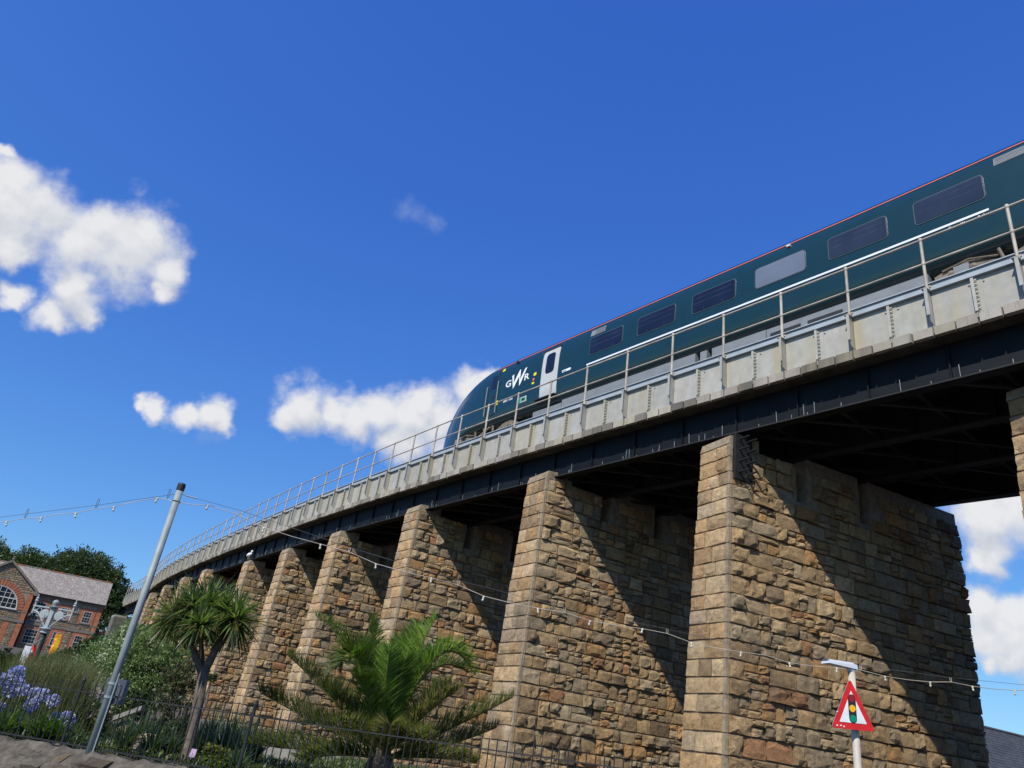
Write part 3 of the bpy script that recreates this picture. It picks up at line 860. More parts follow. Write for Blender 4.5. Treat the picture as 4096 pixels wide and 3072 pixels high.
def rrect(s0, s1, z0, z1, r, n=5):
    p = []
    for cx, cz, a0 in ((s1-r, z1-r, 0), (s0+r, z1-r, 90), (s0+r, z0+r, 180), (s1-r, z0+r, 270)):
        for k in range(n+1):
            a = rad(a0 + 90*k/n); p.append((cx + r*math.cos(a), cz + r*math.sin(a)))
    out = []
    for (a, b_), (c, d) in zip(p, p[1:] + p[:1]):      # long edges get points of their own, to follow the curved side
        m_ = max(1, int(math.hypot(c-a, d-b_)/0.09))
        out += [(a + (c-a)*q/m_, b_ + (d-b_)*q/m_) for q in range(m_)]
    return out
strip('cantrail_stripe', MAT['orange'], CAR_END, 16.3, 11.945, 11.985, 0.014)
strip('waist_stripe', MAT['white'], 0.52, 11.52, 10.585, 10.635, 0.012)
strip('sill_groove', MAT['black'], CAR_END, 12.7, 9.83, 9.85, 0.006)
for i in range(6):
    s1 = 11.46 - 1.916*i; s0 = s1 - 1.36
    w_ = outline('window', MAT['frame'], rrect(s0, s1, 10.90, 11.53, 0.09), 0.012)
    g = MAT['glass_pale'] if i == 3 else (MAT['glass_mid'] if i >= 4 else MAT['glass'])  # fourth pane: a window reflection is put into the paler glass colour
    outline('pane', g, rrect(s0+0.022, s1-0.022, 10.922, 11.508, 0.075), 0.018, w_)
    if i != 3:       # interior light lines and rack edge, painted as pale strips on the glass
        for z_ in (11.20, 11.36): strip('interior_light_line', MAT['glass_line'], s0+0.10, s1-0.06, z_, z_+0.012, 0.0195, w_)
    if i != 3:       # seat headrests and table lamps seen through the glass
        for q in (0.28, 0.72):
            outline('seat_back', MAT['glass_mid'], rrect(s0+1.36*q-0.012, s0+1.36*q+0.012, 10.935, 11.03, 0.01, 1), 0.0195, w_)
# main door
door = outline('door', MAT['doorgrey'], rrect(12.83, 13.62, 10.02, 11.74, 0.07), 0.012)
outline('door_glass', MAT['glass'], rrect(13.02, 13.43, 10.86, 11.60, 0.12), 0.022, door)
strip('door_seal', MAT['black'], 13.625, 13.66, 10.0, 11.74, 0.016, door)
strip('door_seal', MAT['frame'], 13.66, 13.685, 10.0, 11.78, 0.03, door)
strip('door_lintel', MAT['black'], 12.83, 13.66, 11.75, 11.80, 0.03, door)
b = MB(); b.hexa([Cs(13.72, .80, 9.95), Cs(12.78, .80, 9.95), Cs(12.78, 1.1, 9.95), Cs(13.72, 1.1, 9.95), Cs(13.72, .80, 9.985), Cs(12.78, .80, 9.985), Cs(12.78, 1.1, 9.985), Cs(13.72, 1.1, 9.985)])
b.build('door_step', MAT['black'], door)
# cab door
cd_ = outline('cab_door', MAT['black'], rrect(15.93, 16.46, 10.08, 11.86, 0.06), 0.006)
outline('door_leaf', MAT['train'], rrect(15.962, 16.428, 10.118, 11.825, 0.055), 0.012, cd_)
outline('door_glass', MAT['glass'], rrect(16.06, 16.33, 11.12, 11.66, 0.05), 0.018, cd_)
outline('handle_recess', MAT['black'], rrect(16.04, 16.22, 10.72, 10.84, 0.02), 0.018, cd_)
outline('handle_recess', MAT['black'], rrect(16.10, 16.26, 10.36, 10.47, 0.02), 0.018, cd_)
for s_, z1 in ((16.53, 11.28), (15.90, 11.35)):
    b = MB(); b.tube([TS(s_, 10.12, .0), TS(s_, 10.14, .05), TS(s_, z1-.02, .05), TS(s_, z1, .0)], 0.016, 6); b.build('grab_rail', MAT['galv'], train)
# windscreen wrapping round the nose
def nosepatch(name, mat, pts, eps): return outline(name, mat, pts, eps)
ws = []
b = MB(); n = 10; vs = []; fs = []
for i in range(n+1):
    s = 16.75 + (18.25 - 16.75)*i/n
    hw, zt, zb = nose(s)
    row = []
    for q in range(9):
        fz = 0.70 + 0.30*q/8
        p = sec_pts(s); idx = fz*(len(p)-1); k0 = int(min(idx, len(p)-2)); f_ = idx-k0
        o = p[k0][0]*(1-f_) + p[k0+1][0]*f_; z = p[k0][1]*(1-f_) + p[k0+1][1]*f_
        row.append((o, z))
    row += [(2*CEN - o, z) for o, z in row[-2::-1]]
    for o, z in row:
        dirn = Vector((o - CEN, z - 10.6)); dirn.normalize()
        vs.append(Cs(s + 0.006, o + dirn.x*0.008, z + dirn.y*0.008))
m_ = 17
for i in range(n):
    for q in range(m_-1): fs.append((i*m_+q, i*m_+q+1, (i+1)*m_+q+1, (i+1)*m_+q))
b.add(vs, fs); b.build('windscreen', MAT['glass'], train, smooth=True)
# yellow and orange markings
for (s0, s1, z0, z1) in ((15.74, 15.86, 11.72, 11.84), (13.89, 14.01, 10.98, 11.09), (13.95, 14.06, 10.68, 10.75), (15.83, 15.90, 10.42, 10.58)):
    outline('yellow_panel', MAT['yellow'], rrect(s0, s1, z0, z1, 0.015, 2), 0.012)
outline('orange_lamp', MAT['orange'], [(14.0+.045*math.cos(a*.5236), 10.85+.045*math.sin(a*.5236)) for a in range(12)], 0.012)
outline('notice_plate', MAT['white'], rrect(12.22, 12.61, 10.67, 10.75, 0.02, 2), 0.012)
outline('notice_print', MAT['black'], rrect(12.42, 12.59, 10.69, 10.715, 0.006, 1), 0.014)
gp = outline('green_panel', MAT['doorgrey'], rrect(14.27, 14.67, 10.15, 10.34, 0.02, 2), 0.010)
outline('green_field', MAT['green'], rrect(14.56, 14.66, 10.16, 10.33, 0.01, 2), 0.014, gp)
outline('green_field', MAT['green'], rrect(14.31, 14.53, 10.185, 10.305, 0.01, 2), 0.014, gp)
outline('green_mark', MAT['black'], rrect(14.36, 14.48, 10.21, 10.28, 0.03, 3), 0.018, gp)
for s0 in (10.88, -0.30):
    v = outline('vent_grille', MAT['underbox'], rrect(s0, s0+0.60, 11.60, 11.82, 0.01, 1), 0.010)
    for q in range(5):
        strip('grille_bar', MAT['frame'], s0+0.02, s0+(0.42 if s0 > 0 else 0.58), 11.62+0.04*q, 11.628+0.04*q, 0.014, v)
for s0 in (15.12, 4.85):
    b = MB(); b.obox(TS(s0, 11.84, .05), Cs(s0-.09, 0, 0)-Cs(s0, 0, 0), Vector((0, 0, .06)), NRM[10]*0.06); b.build('side_camera', MAT['lampgrey'] if s0 < 10 else MAT['black'], train)
b = MB(); b.obox(TS(17.75, 9.98, .012), Cs(17.71, 0, 0)-Cs(17.75, 0, 0), Vector((0, 0, .07)), NRM[10]*0.03); b.build('marker', MAT['white'], train)
# lettering
def letters(name, mat, txt, s_left, z_base, height, width=None, eps=0.012, parent=train, bold=0.0, shear=0.0):
    cu = bpy.data.curves.new('lettering', 'FONT'); cu.body = txt; cu.size = 1.0; cu.offset = bold; cu.shear = shear
    ob = bpy.data.objects.new('lettering_source', cu); COL.objects.link(ob)
    dg = bpy.context.evaluated_depsgraph_get()
    me = bpy.data.meshes.new_from_object(ob.evaluated_get(dg))
    bpy.data.objects.remove(ob)
    x = [v.co.x for v in me.vertices]; y = [v.co.y for v in me.vertices]
    kx = (width/(max(x)-min(x))) if width else height/0.72; ky = height/(max(y)-min(y)) if width else height/0.72
    x0, y0 = min(x), (min(y) if width else 0)
    Rt = absloc(parent)
    for v in me.vertices:
        v.co = TS(s_left - (v.co.x - x0)*kx, z_base + (v.co.y - y0)*ky, eps) - Rt
    me.materials.append(mat)
    return link(name, me, None), me, parent
def put_letters(*a, **k):
    o, me, par = letters(*a, **k); o.parent = par; o.matrix_basis = Matrix.Identity(4); return o
logo = bpy.data.objects.new('operator_logo', None); COL.objects.link(logo); logo.parent = train
put_letters('letter', MAT['white'], 'G', 15.48, 10.95, 0.255, 0.285, bold=0.02, parent=logo, shear=0.0)
put_letters('letter', MAT['white'], 'R', 14.49, 10.95, 0.24, 0.26, bold=0.02, parent=logo)
Wp = [(15.19,11.34),(15.09,11.37),(15.045,11.03),(14.80,11.47),(14.755,11.47),(14.715,11.06),(14.53,11.43),(14.42,11.46),(14.69,10.86),(14.735,10.83),(14.785,11.22),(15.02,10.84),(15.055,10.80)]
b = MB(); b.add([TS(s, z, .012) for s, z in Wp], [tuple(range(len(Wp)))]); wo_ = b.build('letter', MAT['white'], logo, fixn=False)
put_letters('fleet_number', MAT['white'], '802 102', 15.50, 10.395, 0.075, 0.50, bold=0.02)
put_letters('operator_name', MAT['white'], 'Great Western Railway', 1.27, 10.465, 0.085, 0.80, bold=0.01)
# running gear
def bogie(s_c):
    bg_ = bpy.data.objects.new('bogie', None); COL.objects.link(bg_); bg_.parent = train
    for sw in (s_c + 1.25, s_c - 1.25):
        for o in (1.30, 2.9):
            b = MB(); ax_ = NRM[int(min(max(round(sw/1.5)+I0, 0), NP-1))]
            b.lathe(Cs(sw, o, 9.28), [(0.05, -.07), (0.40, -.06), (0.41, 0.0), (0.43, .05), (0.43, .08), (0.05, .08)], 20, ax_); b.build('wheel', MAT['bogie'], bg_)
        b = MB()
        for o in (1.10,):
            b.lathe(Cs(sw, o, 9.30), [(0.13, -.09), (0.16, -.06), (0.17, .1)], 10, NRM[12])
            b.bar(Cs(sw+.28, o, 9.42), Cs(sw-.28, o, 9.42), 0.12, 0.14)
            for q in (.2, -.2): b.lathe(Cs(sw+q, o, 9.40), [(0.07, 0), (0.085, .05), (0.07, .1), (0.085, .15), (0.07, .22)], 8)
        b.build('axle_box', MAT['bogie'], bg_)
    b = MB()
    pts = [(1.75, 9.52), (1.35, 9.66), (1.0, 9.63), (0.55, 9.42), (-.55, 9.42), (-1.0, 9.63), (-1.35, 9.66), (-1.75, 9.52)]
    for (q0, z0), (q1, z1) in zip(pts, pts[1:]): b.bar(Cs(s_c+q0, 1.14, z0), Cs(s_c+q1, 1.14, z1), 0.13, 0.17)
    for q in (-.5, 0, .5): b.tube([Cs(s_c+q, 1.06, 9.40), Cs(s_c+q+.08, 1.06, 9.75)], 0.035, 6)
    b.bar(Cs(s_c+.3, 1.05, 9.5), Cs(s_c-.3, 1.05, 9.72), 0.06)
    b.tube([Cs(s_c+1.6, 1.05, 9.66), Cs(s_c+1.1, 1.03, 9.73), Cs(s_c+.6, 1.05, 9.6)], 0.022, 6)
    b.build('bogie_frame', MAT['bogie'], bg_)
    return bg_
bogie(16.55); bogie(-0.05)
b = MB(); b.obox(Cs(16.95, 1.0, 9.36), Cs(16.80, 1, 0)-Cs(16.95, 1, 0), Vector((0, 0, .05)), NRM[12]*.1); b.build('yellow_box', MAT['yellow'], train)
def ubox(s0, s1, z0, z1, o=1.02, mat='underbox', name='equipment_case'):
    b = MB(); n = max(1, int((s1-s0)/1.5))
    for i in range(n):
        a, c = s0 + (s1-s0)*i/n, s0 + (s1-s0)*(i+1)/n
        b.hexa([Cs(a, o, z0), Cs(a, 3.1, z0), Cs(c, 3.1, z0), Cs(c, o, z0), Cs(a, o, z1), Cs(a, 3.1, z1), Cs(c, 3.1, z1), Cs(c, o, z1)])
    return b.build(name, MAT[mat], train)
ubox(12.62, 13.95, 9.22, 9.68); ubox(7.58, 12.60, 9.22, 9.765); ubox(7.22, 7.42, 9.22, 9.745); ubox(5.52, 7.06, 9.22, 9.74)
c4 = ubox(3.50, 5.50, 9.22, 9.73); ubox(1.82, 3.48, 9.22, 9.72); ubox(1.06, 1.34, 9.2, 9.66)
for a, c in ((4.62, 5.40), (3.62, 4.45)):
    b = MB(); b.hexa([Cs(c, 1.01, 9.49), Cs(a, 1.01, 9.49), Cs(a, 1.03, 9.49), Cs(c, 1.03, 9.49), Cs(c, 1.01, 9.585), Cs(a, 1.01, 9.585), Cs(a, 1.03, 9.585), Cs(c, 1.03, 9.585)]); b.build('grille_slot', MAT['black'], c4)
ubox(CAR_END+.3, -2.6, 9.22, 9.72)
ubox(CAR_END, 16.0, 9.66, 9.70, 1.4, 'black', 'underframe')
# lower front fairing
b = MB()
b.hexa([Cs(18.55, 1.12, 9.15), Cs(17.95, 1.05, 9.15), Cs(17.95, 2.0, 9.15), Cs(18.55, 2.0, 9.15), Cs(18.45, 1.10, 9.74), Cs(17.95, 1.03, 9.74), Cs(17.95, 2.0, 9.74), Cs(18.45, 2.0, 9.74)])
b.build('front_fairing', MAT['underbox'], train)
b = MB(); b.hexa([Cs(17.9, 1.1, 9.15), Cs(17.7, 1.1, 9.15), Cs(17.7, 2.0, 9.15), Cs(17.9, 2.0, 9.15), Cs(17.9, 1.05, 9.72), Cs(17.7, 1.05, 9.72), Cs(17.7, 2.0, 9.72), Cs(17.9, 2.0, 9.72)]); b.build('fairing_bracket', MAT['black'], train)

# gull on a pier top
gx, gy, gzt = TOPPT[6]
G0 = Vector((gx - 0.12, gy + 0.05, gzt - 0.08))
gull = MB()
gd = Vector((0.8, -0.6, 0)); 
gull.lathe(G0 + Vector((0, 0, .20)) - gd*.26, [(0.005, 0), (0.03, .05), (0.085, .16), (0.10, .27), (0.08, .36), (0.035, .42), (0.01, .44)], 10, gd + Vector((0, 0, .25)))
gull.lathe(G0 + Vector((0, 0, .32)) + gd*.10, [(0.05, 0), (0.045, .06), (0.05, .1), (0.045, .14), (0.02, .18)], 10, Vector((0, 0, 1)) + gd*.2)
gull.tube([G0 + Vector((0, 0, .45)) + gd*.16, G0 + Vector((0, 0, .44)) + gd*.24], [0.016, 0.004], 6, mi=1)
for q in (-.03, .03): gull.tube([G0 + Vector((q, q, 0)), G0 + Vector((q, q, .17))], 0.008, 5, mi=1)
tag(gull.build('gull', [MAT['white'], MAT['yellow']], smooth=True), 'white gull perched on top of a viaduct pier', 'bird')
# ------------------------------------------------------------------ garden wall and iron railings
def fence_z(x, base):                       # heights above ground that follow the photo's gentle rise to the right
    return base
gw = thing('garden_wall', (-8.0, 11.8, 0), 'low rubble garden wall with a sloping mortar top below the iron railings', 'wall')
wd = (WALL[2] - WALL[1]).normalized(); wn = Vector((wd.y, -wd.x, 0))     # wn: towards the road
W0_, W1_ = WALL[1] - wd*16, WALL[1] + wd*8.4
wl = (W1_ - W0_).length
ZW = 0.79
b = MB(); n = 150; rows_ = []
prof = [(-0.12, 0.0), (-0.12, ZW), (0.06, ZW+.005), (0.22, ZW-.09), (0.40, ZW-.20), (0.47, ZW-.26), (0.49, 0.0)]
for i in range(n+1):
    p = W0_ + wd*(wl*i/n); r_ = []
    for j, (o, z) in enumerate(prof):
        jit = 0.0 if j in (0, 6) else 1
        r_.append(p + wn*(o + jit*rng.uniform(-.02, .02)) + Vector((0, 0, z + jit*rng.uniform(-.035, .035))))
    rows_.append(r_)
for r_ in rows_: b.v += [tuple(q) for q in r_]
m_ = len(prof)
for i in range(n):
    for j in range(m_-1): b.f.append((i*m_+j, i*m_+j+1, (i+1)*m_+j+1, (i+1)*m_+j)); b.m.append(0)
b.f.append(tuple(range(m_))); b.f.append(tuple(n*m_+j for j in range(m_))); b.m += [0, 0]
b.build('capping', MAT['wallrender'], gw)
PAL_G = [((0.20,0.16,0.12),4), ((0.15,0.125,0.10),3), ((0.26,0.20,0.13),2), ((0.17,0.155,0.14),3), ((0.28,0.18,0.14),1)]
for row, (z0, z1) in enumerate(((0.02, 0.17), (0.18, 0.34), (0.35, 0.52))):
    u = 0.0
    while u < wl - 0.3:
        ww = rng.uniform(0.18, 0.42); P = W0_ + wd*(u + ww/2) + wn*0.485 + Vector((0, 0, (z0+z1)/2))
        px = proj(P)
        if px and -100 < px[0] < 1500:
            m = Matrix.Identity(4)
            for q in range(3):
                m[q][0] = wd[q]*(ww-.02); m[q][1] = (0, 0, z1-z0)[q]; m[q][2] = wn[q]*0.05; m[q][3] = P[q]
            link('stone', rng.choice(ROCK)[0], gw, m, pick(PAL_G))
        u += ww
u = 0
while u < wl - 0.4:                        # larger stones showing through the sloping top
    ww = rng.uniform(0.16, 0.42); P = W0_ + wd*(u + ww/2) + wn*(0.24 + 0.2*((k := (k+1) if 'k' in globals() else 0) % 2) + rng.uniform(-.04, .04)); P.z = ZW - 0.115 - 0.11*(k % 2) + rng.uniform(-.025, .015)
    px = proj(P)
    if px and -100 < px[0] < 1300 and rng.random() < 0.95:
        m = Matrix.Identity(4); nn = (wn*0.55 + Vector((0, 0, 1))).normalized(); vv = nn.cross(wd)
        for q in range(3):
            m[q][0] = wd[q]*ww; m[q][1] = vv[q]*rng.uniform(.14, .24); m[q][2] = nn[q]*0.045; m[q][3] = P[q]
        link('stone', rng.choice(ROCK)[0], gw, m, pick(PAL_G))
    u += ww*rng.uniform(1.0, 1.5)

fen = thing('iron_railings', (-4, 11.3, ZW), 'black iron railings with thin pointed bars along the top of the garden wall', 'railings')
ztop, zbot = 1.535, 0.845
def fz(u):                                   # top rail height along the fence
    x = (W0_ + wd*u).x
    return EYE - 0.118 + 0.007*max(0, x + 5)
b = MB(); us_ = np.linspace(0, wl - 0.2, 60)
for a, c in zip(us_, us_[1:]):
    b.bar(W0_ + wd*a + Vector((0, 0, fz(a))), W0_ + wd*c + Vector((0, 0, fz(c))), 0.028, 0.016)
b.build('top_rail', MAT['iron'], fen)
b = MB(); b.bar(W0_ + Vector((0, 0, zbot)), W1_ - wd*0.2 + Vector((0, 0, zbot)), 0.03, 0.02); b.build('bottom_rail', MAT['iron'], fen)
bar_me = MB(); bar_me.tube([(0, 0, zbot - .02), (0, 0, ztop + .10), (0, 0, ztop + .16)], [0.0085, 0.0085, 0.002], 6); bar_me = bar_me.mesh('bar', MAT['iron'])
pst = MB(); pst.tube([(0, 0, ZW - .10), (0, 0, ztop + .08), (0, 0, ztop + .15), (0, 0, ztop + .22)], [0.022, 0.022, 0.03, 0.002], 8); pst.tube([(0, 0, zbot + .02), (0.02, 0.30, zbot - .06)], 0.014, 6); pst = pst.mesh('fence_post', MAT['iron'])
def wall_u(px):                              # distance along the wall whose photo column is px
    lo, hi = 0.0, wl
    for _ in range(40):
        md = (lo+hi)/2
        q = proj(W0_ + wd*md + Vector((0, 0, 1.4)))
        if q is None or q[0] < px: lo = md
        else: hi = md
    return lo
pu = wall_u(305); step = wall_u(1000) - pu
posts_u = [pu + step*k for k in range(-4, 4)]
u = pu - step*3
k = 0
while u < wl - 0.25:
    P = W0_ + wd*u; near_post = min(abs(u - q) for q in posts_u) < 0.05
    M_ = Matrix.Translation(Vector((P.x, P.y, fz(u) - ztop + rng.uniform(-.006, .006)))) @ Matrix.Rotation(rng.uniform(-.012, .012), 4, 'Y')
    q = proj(P + Vector((0, 0, 1.4)))
    if q and q[0] > -60: link('fence_post' if near_post else 'bar', pst if near_post else bar_me, fen, M_)
    u += 0.113

# ------------------------------------------------------------------ grey pole with the festoon strings
PB = at(357, 3010, 11.85); PT_ = at(728, 1935, 11.85)
PT_ = Vector((PB.x, PB.y, PT_.z)); 
pole = thing('lamp_pole', PB, 'plain grey steel pole with black cap holding up the bulb strings', 'pole')
b = MB(); b.tube([PB - Vector((0, 0, .25)), PT_ - Vector((0, 0, .10))], 0.053, 16); b.build('shaft', MAT['galv'], pole, smooth=True)
b = MB(); b.lathe(PT_ - Vector((0, 0, .115)), [(0.062, 0), (0.064, .08), (0.058, .115)], 16); b.build('cap', MAT['black'], pole)
b = MB(); b.tube([PB + Vector((.062, -.04, -.02)), PB + Vector((.062, -.04, 1.05))], 0.012, 8); b.build('cable_conduit', MAT['galv'], pole)
SPc = at(462, 2765, 11.95)
b = MB(); b.obox(SPc + Vector((-.17, .02, -.17)), Vector((.25, .16, .0)), Vector((0.01, -.012, 0)), Vector((.0, 0, .34))); b.build('sign_plate', simple('sign_back_grey', (0.13, 0.14, 0.16), 0.6), pole)
b = MB()
for z in (-.08, .08): b.tube([Vector((PB.x, PB.y, SPc.z + z)), Vector((PB.x+.12, PB.y+.05, SPc.z + z))], 0.012, 6)
b.lathe(Vector((PB.x, PB.y, SPc.z - .1)), [(0.064, 0), (0.064, .03)], 12); b.lathe(Vector((PB.x, PB.y, SPc.z + .08)), [(0.064, 0), (0.064, .03)], 12)
b.build('sign_clip', MAT['galv'], pole)
b = MB()
for q in range(8):
    a0 = q*math.pi/4; b.tube([PT_ + Vector((.062*math.cos(a0), .062*math.sin(a0), -.30)), PT_ + Vector((.062*math.cos(a0+.8), .062*math.sin(a0+.8), -.30))], 0.006, 4)
b.build('eye_band', MAT['wire'], pole)

def bulb_parts(root, P, tilt=(0, 0)):
    ax = Vector((tilt[0], tilt[1], 1)).normalized()
    h = MB(); h.lathe(P - ax*0.042, [(0.009, 0), (0.015, .005), (0.016, .034), (0.011, .045), (0.006, .05)], 10, ax)
    h.box(P.x-.02, P.x+.02, P.y-.006, P.y+.006, P.z-.006, P.z+.004)
    ho = h.build('lamp_holder', MAT['bulb'], root)
    g = MB(); g.lathe(P - ax*0.088, [(0.002, 0), (0.012, .006), (0.0185, .02), (0.018, .03), (0.010, .046)], 12, ax); g.build('bulb', MAT['bulb'], ho, smooth=True)
def sagging(p, q, n, sag):
    return [p.lerp(q, i/n) - Vector((0, 0, sag*4*(i/n)*(1-i/n))) for i in range(n+1)]
RB = [(834,2032),(1056,2122),(1283,2189),(1504,2267),(1726,2324),(1936,2397),(2151,2445),(2361,2495),(2570,2527),(2765,2582),(2964,2620),(3157,2663),(3347,2684),(3539,2717),(3720,2740),(3889,2757),(4059,2773)]
fs = thing('festoon_lights', at(2361, 2470, 12.9), 'long string of white bulbs running right from the grey pole across all the piers', 'string lights', 'strings of festoon bulbs')
bpos = [at(px, py - 12, 12.0 + 0.124*i) + Vector((0, 0, 0)) for i, (px, py) in enumerate(RB)]
A0 = Vector((PT_.x, PT_.y, PT_.z - .32))
ext = [bpos[-1] + (bpos[-1]-bpos[-2])*q for q in (1, 2, 3)]
pts = [A0] + bpos + ext
cab = MB(); hang = []
path = [pts[0]]
for i, (p, q) in enumerate(zip(pts, pts[1:])):
    path.append(p.lerp(q, 0.5) + Vector((0, 0, 0.035 if i % 2 else -0.012)))
    if i % 2: hang.append(path[-1])
    path.append(q)
cab.tube(path, 0.0058, 5); cab.build('cable', MAT['cable'], fs)
wpts = [Vector((PT_.x, PT_.y, PT_.z - .17))] + [h + Vector((0, 0, .075)) for h in hang] + [ext[-1] + Vector((0, 0, .12))]
b = MB(); b.tube(wpts, 0.0032, 4); b.build('support_wire', MAT['wire'], fs)
for h in hang:
    b = MB(); b.tube([h + Vector((0, 0, -.005)), h + Vector((.018, 0, .03)), h + Vector((.012, 0, .075)), h + Vector((-.012, 0, .078)), h + Vector((-.014, 0, .03)), h + Vector((0, 0, -.005))], 0.004, 4); b.build('hanger', MAT['cable'], fs)
b = MB(); b.tube([wpts[0].lerp(wpts[1], .12), wpts[0].lerp(wpts[1], .30)], 0.011, 6); b.build('turnbuckle', MAT['galv'], fs)
for i, p in enumerate(bpos): bulb_parts(fs, p, (rng.uniform(-.25, .25), rng.uniform(-.2, .2)))
LB = [(631,2000),(457,2034),(304,2060),(166,2078),(27,2094)]
fl = thing('festoon_lights', at(300, 2040, 12.6), 'short string of white bulbs running left from the top of the grey pole', 'string lights', 'strings of festoon bulbs')
lpos = [at(px, py - 8, 12.0 + 0.30*i) for i, (px, py) in enumerate(LB)]
lext = [lpos[-1] + (lpos[-1]-lpos[-2])*q for q in (1, 2, 3)]
pts = [A0] + lpos + lext; path = [pts[0]]; hang = []
for i, (p, q) in enumerate(zip(pts, pts[1:])):
    path.append(p.lerp(q, 0.5) + Vector((0, 0, 0.02))); hang.append(path[-1]) if i in (0, 2, 4, 6) else None
    path.append(q)
b = MB(); b.tube(path, 0.0058, 5); b.build('cable', MAT['cable'], fl)
b = MB(); wl_ = [Vector((PT_.x, PT_.y, PT_.z - .17)), at(400, 2019, 12.6), at(0, 2069, 13.5), at(-300, 2100, 14.2)]; b.tube(wl_, 0.0035, 4); b.build('support_wire', MAT['wire'], fl)
for h in hang:
    up = h.copy(); 
    b = MB(); b.tube([h, h + Vector((.02, 0, .07)), h + Vector((.012, 0, .17)), h + Vector((-.012, 0, .17)), h + Vector((-.014, 0, .07)), h], 0.005, 4); b.build('hanger', MAT['wire'], fl)
for p in lpos: bulb_parts(fl, p, (rng.uniform(-.3, .3), 0))

# ------------------------------------------------------------------ street lamp with the warning sign
SPB = at(3425, 3072, 9.75); top = at(3410, 2672, 9.75)
sx, sy = (SPB.x + top.x)/2, 9.75
lampo = thing('street_lamp', (sx, sy, 0), 'slim cream street lamp post with a flat lamp head above the warning sign', 'street lamp')
b = MB(); b.tube([(sx, sy, -.05), (sx, sy, top.z - .02)], [0.048, 0.045], 14); b.build('post', MAT['postpaint'], lampo, smooth=True)
hd = MB()
hx = Vector((-0.97, -0.22, 0)).normalized(); hy = Vector((-hx.y, hx.x, 0)); T0 = Vector((sx, sy, top.z))
def hp(u, v, z): return T0 + hx*u*0.92 + hy*v*0.85 + Vector((0, 0, z*0.75))
hd.hexa([hp(-.06, -.07, -.02), hp(.42, -.10, -.005), hp(.42, .10, -.005), hp(-.06, .07, -.02), hp(-.06, -.06, .055), hp(.40, -.085, .045), hp(.40, .085, .045), hp(-.06, .06, .055)])
hd.hexa([hp(-.02, -.06, .056), hp(.37, -.07, .046), hp(.37, .07, .046), hp(-.02, .06, .056), hp(.0, -.05, .078), hp(.42, -.06, .062), hp(.42, .06, .062), hp(.0, .05, .078)])
hd.tube([hp(0, 0, -.06), hp(0, 0, .0)], 0.05, 10)
hd.build('lamp_head', MAT['lampgrey'], lampo)
b = MB(); b.hexa([hp(.05, -.06, -.004), hp(.37, -.07, -.009), hp(.37, .07, -.009), hp(.05, .06, -.004), hp(.05, -.06, .002), hp(.37, -.07, -.002), hp(.37, .07, -.002), hp(.05, .06, .002)]); b.build('lens', MAT['glass_pale'], lampo)
ts_ = thing('warning_sign', (sx, sy - .08, top.z - .5), 'red edged triangular warning sign showing a traffic light', 'road sign')
SY = sy - 0.115
BL, BR, AP = at(3328, 2908, SY - .02), at(3499, 2925, SY + .02), at(3398, 2716, SY)
Us = (BR - BL).normalized(); SW = (BR - BL).length; mid = (BL + BR)/2; Vs = (AP - mid); SH = Vs.length
Vs = (Vs - Us*Vs.dot(Us)).normalized(); Ns = Us.cross(Vs).normalized()      # towards the viewer
if Ns.y > 0: Ns = -Ns
skew = (AP - mid).dot(Us)
def sg(u, v, o=0.0): return mid + Us*(u*SW + skew*v) + Vs*(v*SH) + Ns*o
def rtri(inset, r, n=6):
    c = [(-.5, 0), (.5, 0), (0, 1)]; cen = (0, 1/3)
    c = [(cen[0] + (x-cen[0])*(1-inset), cen[1] + (y-cen[1])*(1-inset)) for x, y in c]
    out = []
    for i in range(3):
        p, q, s = c[i-1], c[i], c[(i+1) % 3]
        a = (q[0] + (p[0]-q[0])*r, q[1] + (p[1]-q[1])*r); d = (q[0] + (s[0]-q[0])*r, q[1] + (s[1]-q[1])*r)
        for k in range(n+1):
            t = k/n; out.append(((1-t)**2*a[0] + 2*t*(1-t)*q[0] + t*t*d[0], (1-t)**2*a[1] + 2*t*(1-t)*q[1] + t*t*d[1]))
    return out
def sheet(name, mat, uv, o, parent, th=0.006):
    b = MB(); b.prism([sg(u, v, o) for u, v in uv], -Ns*th); return b.build(name, mat, parent)
sheet('back_plate', MAT['galv'], rtri(-0.03, 0.10), 0.0, ts_, 0.012)
sheet('red_border', MAT['redsign'], rtri(-0.03, 0.10), 0.006, ts_, 0.004)
sheet('white_field', MAT['signwhite'], rtri(0.36, 0.02, 2), 0.010, ts_, 0.003)
def stad(cx, y0, y1, r, n=10):
    rx = r/SW; ry = r/SH
    return [(cx + rx*math.cos(rad(180*k/n)), y1 + ry*math.sin(rad(180*k/n))) for k in range(n+1)] + [(cx - rx*math.cos(rad(180*k/n)), y0 - ry*math.sin(rad(180*k/n))) for k in range(n+1)]
tl = sheet('traffic_light', MAT['black'], stad(0.0, .205, .60, .050), 0.0135, ts_, 0.002)
def disc(cy, r=.041): return [(r/SW*math.cos(rad(20*k)), cy + r/SH*math.sin(rad(20*k))) for k in range(18)]
sheet('red_light', MAT['darkred'], disc(.60), 0.0165, tl, 0.002); sheet('amber_light', MAT['amber'], disc(.405), 0.0165, tl, 0.002); sheet('green_light', MAT['siggreen'], disc(.205), 0.0165, tl, 0.002)
b = MB()
for v in (.16, .62): b.obox(sg(-.09, v, -.012), Us*0.18*SW, Vs*0.035, -Ns*0.05)
b.build('clamp', MAT['galv'], ts_)
b = MB()
for u, v in ((-.40, .03), (-.31, .035), (-.24, .02), (-.375, .30)): b.obox(sg(u, v, .0065), Us*0.022 + Vs*0.006, Vs*0.012 - Us*.004, Ns*0.0012)
b.build('scratch', MAT['signwhite'], ts_)

